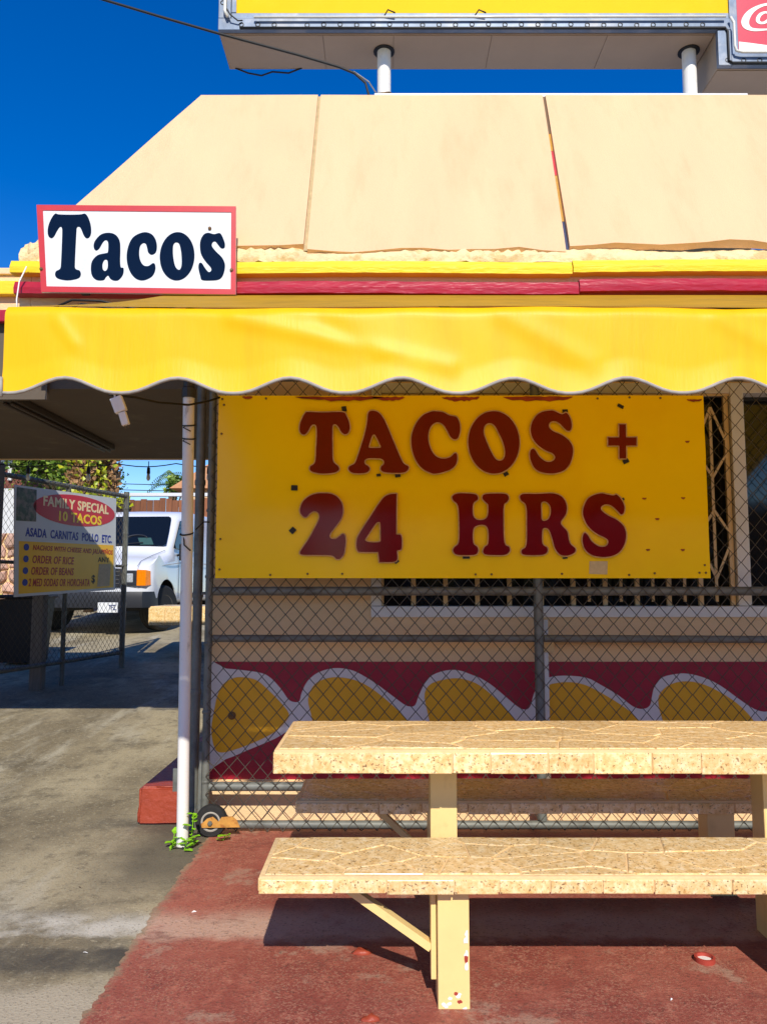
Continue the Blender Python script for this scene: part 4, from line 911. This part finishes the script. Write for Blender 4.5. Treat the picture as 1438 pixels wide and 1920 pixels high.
# ------------------------------------------------------------------ van
def van():
    gz = ground_z(12.6)
    v = thing('white_van', (-4.51, 11.75, gz), 'white passenger van parked nose first beyond the canopy', 'van', rz=R(-5))
    # side profile (y back, z up); closed
    prof = [(.10,.40),(.03,.55),(.02,.78),(.05,.98),(.16,1.06),(.50,1.16),(.86,1.27),(1.10,1.56),(1.36,1.86),(1.62,1.97),(2.2,2.03),(3.5,2.05),(5.2,2.03),(5.38,1.9),(5.45,1.2),(5.42,.42)]
    mb = MB()
    ws = [-1.0,-.985,-.94,-.85,-.6,-.3,0,.3,.6,.85,.94,.985,1.0]
    ins = {1.0:.16,.985:.09,.94:.04,.85:.012,.6:.0,.3:-.008,0:-.012}
    cy_, cz_ = 2.7, 1.15
    for w in ws:
        k = ins[abs(w)]
        for y, z in prof:
            tum = 1-.09*max(0, (z-1.1)/.95)**1.3
            dy = k*(1 if y < cy_ else -1); 
            yy = y+dy*(1 if abs(y-cy_) > 2.2 or z > 1 else 1); zz = z-k*(1 if z > cz_ else -1)*.8
            if y < .3: yy += .10*max(0, abs(w)-.6)**1.0*1.2
            mb.v.append((w*tum, yy, zz))
    n = len(prof)
    for i in range(len(ws)-1):
        for j in range(n): a = i*n+j; c = i*n+(j+1) % n; mb.f.append((a, c, c+n, a+n))
    mb.f.append(tuple(range(n))); mb.f.append(tuple((len(ws)-1)*n+j for j in reversed(range(n))))
    body = mb.build('body', M['van_white'], v, smooth=True, auto=35)
    # wheel arches cut out
    for yy in (.74, 4.35):
        for sx in (-1, 1):
            cm = MB().lathe([(.43,-.3),(.43,.3)], Matrix.Translation((sx*.98,yy,.38)) @ Matrix.Rotation(R(90),4,'Y'), 28)
            me = bpy.data.meshes.new('cut'); me.from_pydata(cm.v, [], cm.f); bmm = bmesh.new(); bmm.from_mesh(me); bmesh.ops.recalc_face_normals(bmm, faces=bmm.faces); bmm.to_mesh(me); bmm.free()
            co = bpy.data.objects.new('cut', me); COL.objects.link(co)
            co.parent = v; bpy.context.view_layer.update()
            md = body.modifiers.new('b', 'BOOLEAN'); md.operation = 'DIFFERENCE'; md.object = co; md.solver = 'EXACT'
            bpy.context.view_layer.update(); dg = bpy.context.evaluated_depsgraph_get()
            nm = bpy.data.meshes.new_from_object(body.evaluated_get(dg)); body.modifiers.clear(); body.data = nm; body.data.name = 'body'
            bpy.data.objects.remove(co)
    def on_ws(w, t, lift=.012):   # point on the windscreen plane
        y = .93+(1.36-.93)*t; z = 1.345+(1.86-1.345)*t; tum = 1-.09*max(0, (z-1.1)/.95)**1.3
        return (w*tum, y-lift-.02*(1-abs(w)), z+lift)
    wsP = []
    for t in (0, .04, .5, .95, 1.0):
        hw = {0:.86,.04:.91,.5:.90,.95:.88,1.0:.83}[t]
        for q in (-1,-.66,-.33,0,.33,.66,1): wsP.append(on_ws(hw*q, t))
    mb = MB(); mb.add(wsP, [(r*7+c, r*7+c+1, (r+1)*7+c+1, (r+1)*7+c) for r in range(4) for c in range(6)])
    wsc = mb.build('windscreen', M['tinted'], v, smooth=True)
    MB().add([on_ws(w, t, .0145) for w, t in ((-.7,.03),(.7,.03),(.62,.26),(-.62,.26))], [(0,1,2,3)]).build('dashboard', M['teal'], wsc)
    MB().tube([Vector(on_ws(.38+.17*math.cos(a), .25+.10*math.sin(a), .017)) for a in [i*math.pi/10 for i in range(11)]], .012, 6).build('steering_wheel', M['bumper'], wsc, smooth=True)
    for x in (.1, -.6): MB().tube([on_ws(x-.15,-.02,.03), on_ws(x+.42,.07,.03)], .009, 5).build('wiper', M['black'], wsc)
    # front: grille, lamps, bumper, plate
    gr = MB().bbox(-.56, .56, -.015, .06, .69, .97, .012).build('grille', M['bumper'], v)
    for z in (.74,.80,.86,.92): MB().box(-.54,.54,-.025,-.016,z-.008,z+.008).build('grille_bar', M['chrome'], gr)
    for sx in (-1, 1):
        a, c = sorted((sx*.57, sx*.80)); h = MB().bbox(a, c, .0, .09, .71, .94, .012).build('headlight', M['bumper'], v)
        a, c = sorted((sx*.60, sx*.75)); MB().bbox(a, c, -.012, .05, .755, .895, .02).build('lens', M['lens'], h)
        a, c = sorted((sx*.803, sx*.965)); Mx = Matrix.Translation((0,.02,0)); 
        mb = MB(); P = [(sx*.803,-.0+.005,.71),(sx*.93,.035,.71),(sx*.975,.13,.72),(sx*.803,-.0+.005,.95),(sx*.93,.035,.945),(sx*.965,.13,.93),(sx*.803,.2,.71),(sx*.803,.2,.95)]
        mb.add(P, [(0,1,4,3),(1,2,5,4),(2,6,7,5),(0,3,7,6),(3,4,5,7),(0,6,2,1)]); mb.build('turn_lamp', M['amber'], v)
    mb = MB(); P = []
    for z0_, z1_, o in ((.38, .62, 0),):
        for x, y in ((-1.0,.38),(-.99,.12),(-.9,.0),(-.5,-.08),(0,-.1),(.5,-.08),(.9,.0),(.99,.12),(1.0,.38)):
            P += [(x,y,z0_),(x,y-.02,z1_-.08),(x,y,z1_),(x,y+.12,z1_)]
    mb.add(P, [(i*4+k, i*4+k+1, i*4+k+5, i*4+k+4) for i in range(8) for k in range(3)]); mb.build('bumper', M['bumper'], v, smooth=True, auto=40)
    MB().bbox(.27, .575, -.125, -.10, .31, .46, .004).build('licence_plate', M['plate_white'], v)
    pp = [c for c in v.children if c.name.startswith('licence')][0]
    text_shape('7FZ', .44, .555, .345, .425, .002, .02, Y=-.126).build('lettering', M['plate_blue'], pp)
    for yy in (.74, 4.35):
        for sx in (-1, 1):
            ML = Matrix.Translation((sx*.66, yy, .38)) @ Matrix.Rotation(R(90), 4, 'Y'); arch = MB(); arch.add([(sx*(.42 if q_ else .985), yy+.426*math.cos(t_), .38+.426*math.sin(t_)) for t_ in [-.15+i_*(math.pi+.3)/18 for i_ in range(19)] for q_ in (0,1)], [(2*i_,2*i_+1,2*i_+3,2*i_+2) for i_ in range(18)]+[tuple(range(1,38,2))]); arch.build('arch_liner', M['black'], v, smooth=True, auto=40)
            M4 = Matrix.Translation((sx*.87, yy, .36)) @ Matrix.Rotation(R(-18 if yy < 2 else 0), 4, 'Z') @ Matrix.Rotation(R(90), 4, 'Y')
            w = MB().lathe([(.2,-.12),(.32,-.12),(.355,-.09),(.36,-.03),(.352,-.025),(.352,-.015),(.36,-.01),(.36,.03),(.352,.035),(.352,.045),(.36,.05),(.355,.09),(.32,.12),(.2,.12)], M4, 36).build('wheel', M['rubber'], v, smooth=True, auto=30)
            MB().lathe([(.02,-.125),(.2,-.122),(.2,.122),(.17,.09),(.06,.1),(.05,.125)], M4, 24).build('rim', M['chrome'], w, smooth=True, auto=30)
    for sx in (-1, 1):
        P = [(1.02,1.32),(1.42,1.80),(2.05,1.85),(2.05,1.30)]
        mb = MB(); V = []
        for y, z in P: V.append((sx*((1-.09*max(0,(z-1.1)/.95)**1.3)-.0), y, z))
        for y, z in P: V.append((sx*((1-.09*max(0,(z-1.1)/.95)**1.3)+.012), y, z))
        mb.add(V, [(4,5,6,7),(0,1,5,4),(1,2,6,5),(2,3,7,6),(3,0,4,7)]); mb.build('side_window', M['tinted'], v)
        mr = MB().bbox(*sorted((sx*1.03, sx*1.17)), 1.15, 1.21, 1.12, 1.40, .02).build('mirror', M['black'], v); MB().tube([(sx*.95,1.22,1.2),(sx*1.05,1.18,1.22)], .02, 6).build('bracket', M['black'], mr)
    # bonnet and door shut lines
    for sx in (-1, 1):
        MB().tube([(sx*.80,.02,1.0),(sx*.78,.2,1.085),(sx*.82,.55,1.185),(sx*.9,.88,1.28)], .004, 4).build('shut_line', M['bumper'], v)
        MB().tube([(sx*.985,.25,.99),(sx*1.003,.7,1.04),(sx*1.004,1.5,1.10),(sx*1.004,4,1.10)], .005, 4).build('body_crease', M['piping'], v)
        MB().tube([(sx*1.003,1.25,.5),(sx*1.003,1.25,1.2)], .004, 4).build('shut_line', M['bumper'], v)
van()

# ------------------------------------------------------------------ things beyond the canopy
def leaves(mb, c, rad, n, size, seed, clump=14, droop=0, flat=1):
    r = random.Random(seed); cs = []
    for _ in range(clump):
        while True:
            p = Vector((r.uniform(-1,1), r.uniform(-1,1), r.uniform(-1,1)))
            if .25 < p.length < 1: break
        cs.append(p)
    for _ in range(n):
        k = r.choice(cs); p = k+Vector((r.gauss(0,.17), r.gauss(0,.17), r.gauss(0,.17)))
        P = Vector((c[0]+p.x*rad[0], c[1]+p.y*rad[1], c[2]+p.z*rad[2]))
        s = size*r.uniform(.6, 1.35); e = Euler((r.uniform(-1.2,1.2)+droop, r.uniform(-1,1), r.uniform(0,6.28))).to_matrix()
        a, b = e @ Vector((s*.5,0,0)), e @ Vector((0,s,0)); n_ = e @ Vector((0,0,s*.18))
        mb.add([P, P+a*.9+b*.45+n_, P+b, P-a*.9+b*.45+n_], [(0,1,2),(0,2,3)])
    return mb
def tree(loc, h, crown_c, rad, n, size, seed, label, m='leaf', group=None):
    t = thing('tree', loc, label, 'tree', group); r = random.Random(seed)
    T = MB(); x, y, z = loc; top = Vector(crown_c)
    T.tube([(x,y,z),(x+(top.x-x)*.4+.08,y,z+(top.z-z)*.4),(top.x,top.y,top.z)], [.16,.12,.05], 10)
    for i in range(7):
        a = r.uniform(0,6.28); q = Vector((x,y,z)).lerp(top, r.uniform(.55,.95)); e = top+Vector((math.cos(a)*rad[0]*.7, math.sin(a)*rad[1]*.7, r.uniform(-.2,.6)*rad[2]))
        T.tube([q, q.lerp(e,.5)+Vector((0,0,.1)), e], [.05,.035,.012], 6)
    T.build('trunk', M['bark'], t, smooth=True)
    leaves(MB(), crown_c, rad, n, size, seed, 34).build('crown', M[m], t)
    return t
def background():
    g = ground_z(30)
    tree((-8.6,19.5,g), 4, (-8.3,19.5,4.25), (1.15,1.0,1.15), 3600, .13, 3, 'green leafy tree rising behind the swing gate', 'leaf')
    tree((-9.3,25.5,g), 4, (-9.5,25.5,4.9), (.8,.8,1.0), 2200, .12, 4, 'darker green tree standing behind the brown house corner', 'leaf_dark')
    # vine covered pillar
    v = thing('vine_column', (-5.75,15.2,ground_z(15.2)), 'column of dead brown and yellow green vine leaves beside the fence', 'vine')
    MB().tube([(-5.75,15.2,.7),(-5.72,15.2,2.4),(-5.75,15.2,4.4)], [.1,.09,.06], 8).build('stem', M['bark'], v, smooth=True)
    mb = MB(); leaves(mb, (-5.72,15.2,3.55), (.42,.36,1.0), 2300, .10, 8, 60, 1.4); mb.build('dead_leaves', M['leaf_dead'], v)
    mb = MB(); leaves(mb, (-5.72,15.1,3.45), (.50,.45,1.0), 260, .12, 9, 26, .5); leaves(mb, (-5.6,14.9,2.85), (.65,.4,.25), 240, .12, 10, 18, .5); mb.build('green_leaves', M['leaf_yellow'], v)
    # plank fence
    f = thing('plank_fence', (-6,17,ground_z(17)), 'brown wooden plank fence with white cap rail behind the van', 'fence')
    x = -6.9; src = None
    while x < -2.4:
        z = 3.18+rnd.uniform(-.02,.02)
        if src is None:
            src = MB().box(x, x+.13, 17, 17.03, .8, z).build('plank', M['wood'], f)
            x0 = x
        else:
            o = src.copy(); COL.objects.link(o); o.location = (x-x0, rnd.uniform(-.012,.012), rnd.uniform(-.03,.03))
        x += .14
    MB().box(-6.9,-2.4,17.04,17.1,2.7,2.8).build('rail', M['wood'], f)
    MB().bbox(-6.9,-2.4,17.0,17.12,3.235,3.31,.01).build('cap_rail', M['house_white'], f)
    # houses
    h = thing('stucco_house', (-5.2,24,g), 'tan stucco house with clay tile roof beyond the plank fence', 'house')
    MB().box(-6.3,-3,24,28,g,4.25).build('wall', M['house_tan'], h)
    mb = MB(); mb.add([(-6.6,23.7,4.25),(-2.7,23.7,4.25),(-2.7,26,5.7),(-5.4,26,5.7),(-6.6,28.3,4.25),(-2.7,28.3,4.25)], [(0,1,2,3),(0,3,4),(3,2,5,4),(0,4,5,1),(1,5,2)]); mb.build('roof', M['roof_tile'], h)
    h = thing('brown_house', (-11,20,g), 'dark red brown house with white window trim at the far left', 'house')
    MB().box(-16,-9.6,20.5,25,3.85,5.4).build('wall', M['house_brown'], h)
    MB().box(-16,-9.3,20.5,25,g,3.84).build('wall', M['house_white'], h)
    mb = MB(); mb.add([(-16.3,20,4.9),(-9.2,20,4.75),(-9.2,23,5.9),(-16.3,23,6),(-16.3,20,5.0),(-9.2,20,4.85),(-9.2,23,6.0),(-16.3,23,6.1)], [(0,1,2,3),(4,7,6,5),(0,4,5,1),(1,5,6,2)]); mb.build('roof', M['wood'], h)
    for xw in (-10.15,-9.95): 
        MB().bbox(xw-.05, xw+.05, 20.42, 20.5, 4.05, 4.6, .005).build('window_trim', M['house_white'], h)
    for xw in (-12.2,-11.2): 
        w = MB().bbox(xw-.3, xw+.3, 20.42, 20.5, 4.0, 4.7, .01).build('window', M['house_white'], h); MB().box(xw-.25, xw+.25, 20.41, 20.418, 4.05, 4.65).build('pane', M['glass'], w)
    # palm, far
    p = thing('palm_tree', (-8.6,34,g), 'small feathery palm top over the far roofline', 'palm tree')
    MB().tube([(-9.4,34,g),(-9.4,34,5.9)], .1, 8).build('trunk', M['bark'], p)
    mb = MB()
    for i in range(16):
        a = i*.42; r = random.Random(i)
        for t in range(14):
            q = t/13; cx_, cz_ = -9.4+math.cos(a)*1.0*q, 5.9+.55*q-.9*q*q+.3*math.sin(a*3); cy2 = 34+math.sin(a)*1.0*q
            for sd_ in (-1,1):
                e = Vector((-math.sin(a)*sd_*.24, math.cos(a)*sd_*.24, -.16)); P = Vector((cx_,cy2,cz_)); mb.add([P, P+Vector((.04,0,.02)), P+e], [(0,1,2)])
    mb.build('fronds', M['leaf_dark'], p)
    tree((-8.35,30,g), 4, (-8.1,30,5.05), (.45,.45,.35), 500, .16, 15, 'small green tree top beside the tile roof', 'leaf')
    # rubble stone wall on the left
    w = thing('stone_wall', (-7.6,13.6,.6), 'sunlit pinkish rubble stone wall behind the chain link gate', 'wall')
    MB().box(-9.5,-6.2,13.75,13.95,.5,2.2).build('mortar', M['grout'], w)
    seeds = [(-9.5+3.3*(i+.5+rnd.uniform(-.35,.35))/13, .55+1.65*(j+.5+rnd.uniform(-.35,.35))/8) for i in range(13) for j in range(8)]
    for p_ in cells(-9.5,-6.2,.55,2.2,seeds,.03):
        cxm = sum(a for a,b in p_)/len(p_); czm = sum(b for a,b in p_)/len(p_); d = rnd.uniform(.03,.09); n = len(p_)
        V = [(a,13.76,b) for a,b in p_]+[(a+(cxm-a)*.12,13.75-d*.7,b+(czm-b)*.12) for a,b in p_]+[(a+(cxm-a)*.4,13.75-d,b+(czm-b)*.4) for a,b in p_]
        F = [tuple(range(2*n,3*n))]
        for i in range(n): k = (i+1) % n; F += [(i,k,n+k,n+i),(n+i,n+k,2*n+k,2*n+i)]
        MB().add(V,F).build('stone', M['rock'], w, smooth=False)
    s = thing('shrub', (-6.95,13.2,.62), 'bright green shrub growing against the stone wall', 'shrub')
    MB().tube([(-6.95,13.3,.6),(-6.95,13.3,1.0)], .03, 6).build('stem', M['bark'], s)
    leaves(MB(), (-6.95,13.3,1.0), (.4,.3,.35), 500, .1, 31, 12, .4).build('foliage', M['leaf_yellow'], s)
    b = thing('waste_bin', (-4.4,9.6,.35), 'black wheeled bin standing in shade behind the menu board', 'bin')
    mb = MB(); mb.add([(x_-4.4,y_+9.6,z_) for x_,y_,z_ in ((-.2,-.2,.36),(.2,-.2,.36),(.2,.2,.36),(-.2,.2,.36),(-.25,-.25,1.12),(.25,-.25,1.12),(.25,.25,1.12),(-.25,.25,1.12))], [(0,3,2,1),(4,5,6,7),(0,1,5,4),(1,2,6,5),(2,3,7,6),(3,0,4,7)]); mb.build('tub', M['bin'], b)
    MB().bbox(-4.68,-4.12,9.32,9.88,1.125,1.17,.02).build('lid', M['bin'], b)
    # stone-edged table end beyond the building
    t = thing('far_stone_table', (-2.4,9.95,ground_z(9.95)), 'thick granite edged table end showing behind the white pole', 'table')
    c = MB().bbox(-2.94,-1.3,9.81,10.6,.79,1.015,.01).build('slab', M['grout'], t)
    x = -2.945
    while x < -1.4:
        w_ = rnd.uniform(.2,.3); MB().bbox(x+.004,x+w_-.004,9.795,9.808,.785,1.0,.003).build('edge_tile', M['granite'], c); x += w_
    for i in range(3): MB().bbox(-2.956,-2.943,9.82+i*.26,10.07+i*.26,.785,1.0,.003).build('edge_tile', M['granite'], c)
    for i in range(6):
        for j in range(3): MB().bbox(-2.93+i*.27,-2.67+i*.27,9.82+j*.26,10.07+j*.26,1.012,1.02,.002).build('tile', M['granite'], c)
    for x in (-2.5,-1.6): MB().bbox(x,x+.12,10.1,10.25,.3,.79,.006).build('leg', M['paint_post'], t)
    # overhead wires
    for i,(z0_,z1_) in enumerate(((6.35,6.0),(6.05,5.75),(5.8,5.6))):
        MB().tube([(-22+30*q,36,z0_+(z1_-z0_)*q-.3*math.sin(math.pi*q)) for q in [k/20 for k in range(21)]], .02, 5).build('overhead_wire', M['cable'], None, label=('topmost','middle','lowest')[i]+' of three thin utility wires crossing the far sky', cat='wire', group='utility wires')
    # service cable from upper left to the sign pole
    key = [(-2.55,4.85,5.42),(-1.966,4.85,5.234),(-1.497,4.85,5.085),(-1.102,4.85,4.964),(-.565,4.86,4.818),(-.3,4.87,4.742),(-.192,4.88,4.702),(-.12,4.88,4.634),(-.096,4.88,4.541),(-.09,4.9,4.45)]; pts = key
    cb = MB().tube(pts, .0085, 6).build('service_cable', M['cable'], None, smooth=True, label='black service cable running across the sky down to the roof', cat='cable')
    MB().tube([(-.20,4.88,4.715),(-.10,4.95,4.69),(-.05,5.12,4.72)], .005, 5).build('splice', M['piping'], cb)
    # slack wires at the end of the trim behind the Tacos sign
    k = MB(); k.tube([(-1.86,3.9,2.95),(-1.885,3.88,2.86),(-1.89,3.87,2.76),(-1.88,3.87,2.66)], .004, 5)
    k.build('loose_wire', M['plug_white'], None, smooth=True, label='loose white wire hanging at the trim end beside the Tacos sign', cat='wire')
    k = MB(); k.tube([(-1.75,3.9,2.71),(-1.6,3.86,2.755),(-1.45,3.86,2.75),(-1.3,3.88,2.72),(-1.22,3.9,2.72)], .006, 5); k.tube([(-1.7,3.9,2.69),(-1.55,3.86,2.735),(-1.3,3.88,2.70)], .005, 5)
    k.build('coiled_cable', M['cable'], None, smooth=True, label='dark coiled cable lying under the Tacos sign', cat='cable')
background()

# ------------------------------------------------------------------ unseen buildings added behind the viewer to cut low sky light and reflections
def opposite():
    for x0, x1, h, wm, lab in ((-34,-3.5,3.6,'house_tan','unseen low tan building added across the street to cut low sky light'),(-1,30,4.4,'house_brown','unseen brown building added across the street to cut low sky light')):
        b = thing('added_opposite_building', ((x0+x1)/2,-24,0), lab, 'building', 'added buildings across the street')
        MB().box(x0,x1,-34,-24,-.02,h).build('wall', M[wm], b); MB().box(x0-.2,x1+.2,-34.2,-23.8,h+.003,h+.4).build('parapet', M['house_white'], b)
        x = x0+2
        while x < x1-3:
            w = MB().box(x,x+2.2,-23.99,-23.9,.6,2.8).build('window', M['house_white'], b); MB().box(x+.1,x+2.1,-23.89,-23.88,.7,2.7).build('pane', M['glass'], w); x += 4
opposite()

# ------------------------------------------------------------------ small things on the floor
def small():
    def ring(x, y, r, h, label, m1):
        t = thing('pipe_stub', (x, y, 0), label, 'pipe stub', 'pipe stubs in the floor')
        MB().lathe([(r*.78,.002),(r,.0),(r*1.02,h),(r*.8,h+.001),(r*.76,.006)], Matrix.Translation((x,y,.002)), 24).build('rim', m1, t, smooth=True, auto=40)
        MB().lathe([(.0005,.0),(r*.77,.0),(r*.77,.004),(.0005,.006)], Matrix.Translation((x,y,.006)), 20).build('plug', M['chip_white'], t)
    ring(1.107, 2.80, .034, .018, 'open round pipe stub with pale centre in the red floor', M['chip_red'])
    for (x, y, L_), lab in zip(((-.075,2.86,.038),(-.083,3.36,.03),(-.04,2.44,.03)), ('small red painted lump beside the brace shadow', 'small red painted lump behind the front bench', 'small red painted lump at the lower picture edge')):
        mb = MB(); bm = bmesh.new(); bmesh.ops.create_icosphere(bm, subdivisions=2, radius=1)
        for v in bm.verts: v.co = Vector((x+v.co.x*L_*(1+rnd.uniform(-.15,.15)), y+v.co.y*L_*.5, .004+max(-.2,v.co.z)*.014*(1+rnd.uniform(-.6,.5))))
        bm.verts.index_update(); mb.add([v.co.copy() for v in bm.verts], [[v.index for v in f.verts] for f in bm.faces]); bm.free()
        mb.build('floor_lump', M['kerb_red'], None, smooth=True, label=lab, cat='lump')
    # weeds at the pole foot
    def weed(x, y, h, nl, seed, label):
        r = random.Random(seed); t = thing('weed', (x, y, 0), label, 'weed', 'weeds at the pole foot')
        st = MB(); st.tube([(x,y,0),(x+.008,y-.004,h*.5),(x+.014,y-.006,h)], [.003,.0025,.0015], 5); st.build('stem', M['weed'], t)
        for i in range(nl):
            z = h*(i+.6)/nl; a = r.uniform(0,6.28); L_ = r.uniform(.026,.05); c = Vector((x+.012*z/h,y-.005,z)); d = Vector((math.cos(a),math.sin(a)*.8-.3,r.uniform(.1,.6))).normalized(); s_ = d.cross(Vector((0,0,1))).normalized()
            P = [c, c+d*L_*.35+s_*L_*.42, c+d*L_*.8+s_*L_*.3, c+d*L_*1.1-Vector((0,0,.006)), c+d*L_*.8-s_*L_*.3, c+d*L_*.35-s_*L_*.42, c+d*L_*.55-Vector((0,0,.006))]
            MB().add(P, [(0,1,6),(1,2,6),(2,3,6),(3,4,6),(4,5,6),(5,0,6)]).build('leaf', M['weed'], t)
    weed(-.955, 3.97, .17, 12, 1, 'tallest green weed between the white pole and gate wheel')
    weed(-.975, 3.93, .06, 6, 2, 'low green weed in front of the pole foot on the right')
    weed(-1.05, 3.98, .07, 4, 3, 'green weed just left of the white pole foot')
    weed(-1.045, 3.93, .03, 3, 4, 'tiny weed at the left front of the pole foot')
    weed(-.815, 4.07, .035, 4, 5, 'tiny weed under the right of the gate wheel')
    # litter
    sp = [((-1.3,3.45),'tiny pale scrap lying on the grey driveway'),((-.75,3.2),'curled pale scrap on the red floor near the paint edge'),((-1.05,2.86),'brown twig scrap lying on the dark driveway stain'),((-1.5,5.3),'small scrap on the driveway beyond the kerb'),((.9,2.55),'tiny pale scrap on the red floor right of the bench leg')]
    for i,((x,y),lab) in enumerate(sp):
        r = random.Random(i); a = r.uniform(0,3); L_ = r.uniform(.006,.010); z = ground_z(y)+.005
        P = [(x+L_*math.cos(a),y+L_*math.sin(a),z),(x-.3*L_*math.sin(a),y+.3*L_*math.cos(a),z+.004),(x-L_*math.cos(a),y-L_*math.sin(a),z),(x+.3*L_*math.sin(a),y-.3*L_*math.cos(a),z+.001)]
        MB().add(P+[(p[0],p[1],p[2]+.0015) for p in P], [(4,5,6,7),(0,3,2,1),(0,1,5,4),(1,2,6,5),(2,3,7,6),(3,0,4,7)]).build('litter_scrap', M['chip_white'] if i % 3 else M['bark'], None, label=lab, cat='litter', group='litter scraps')
small()
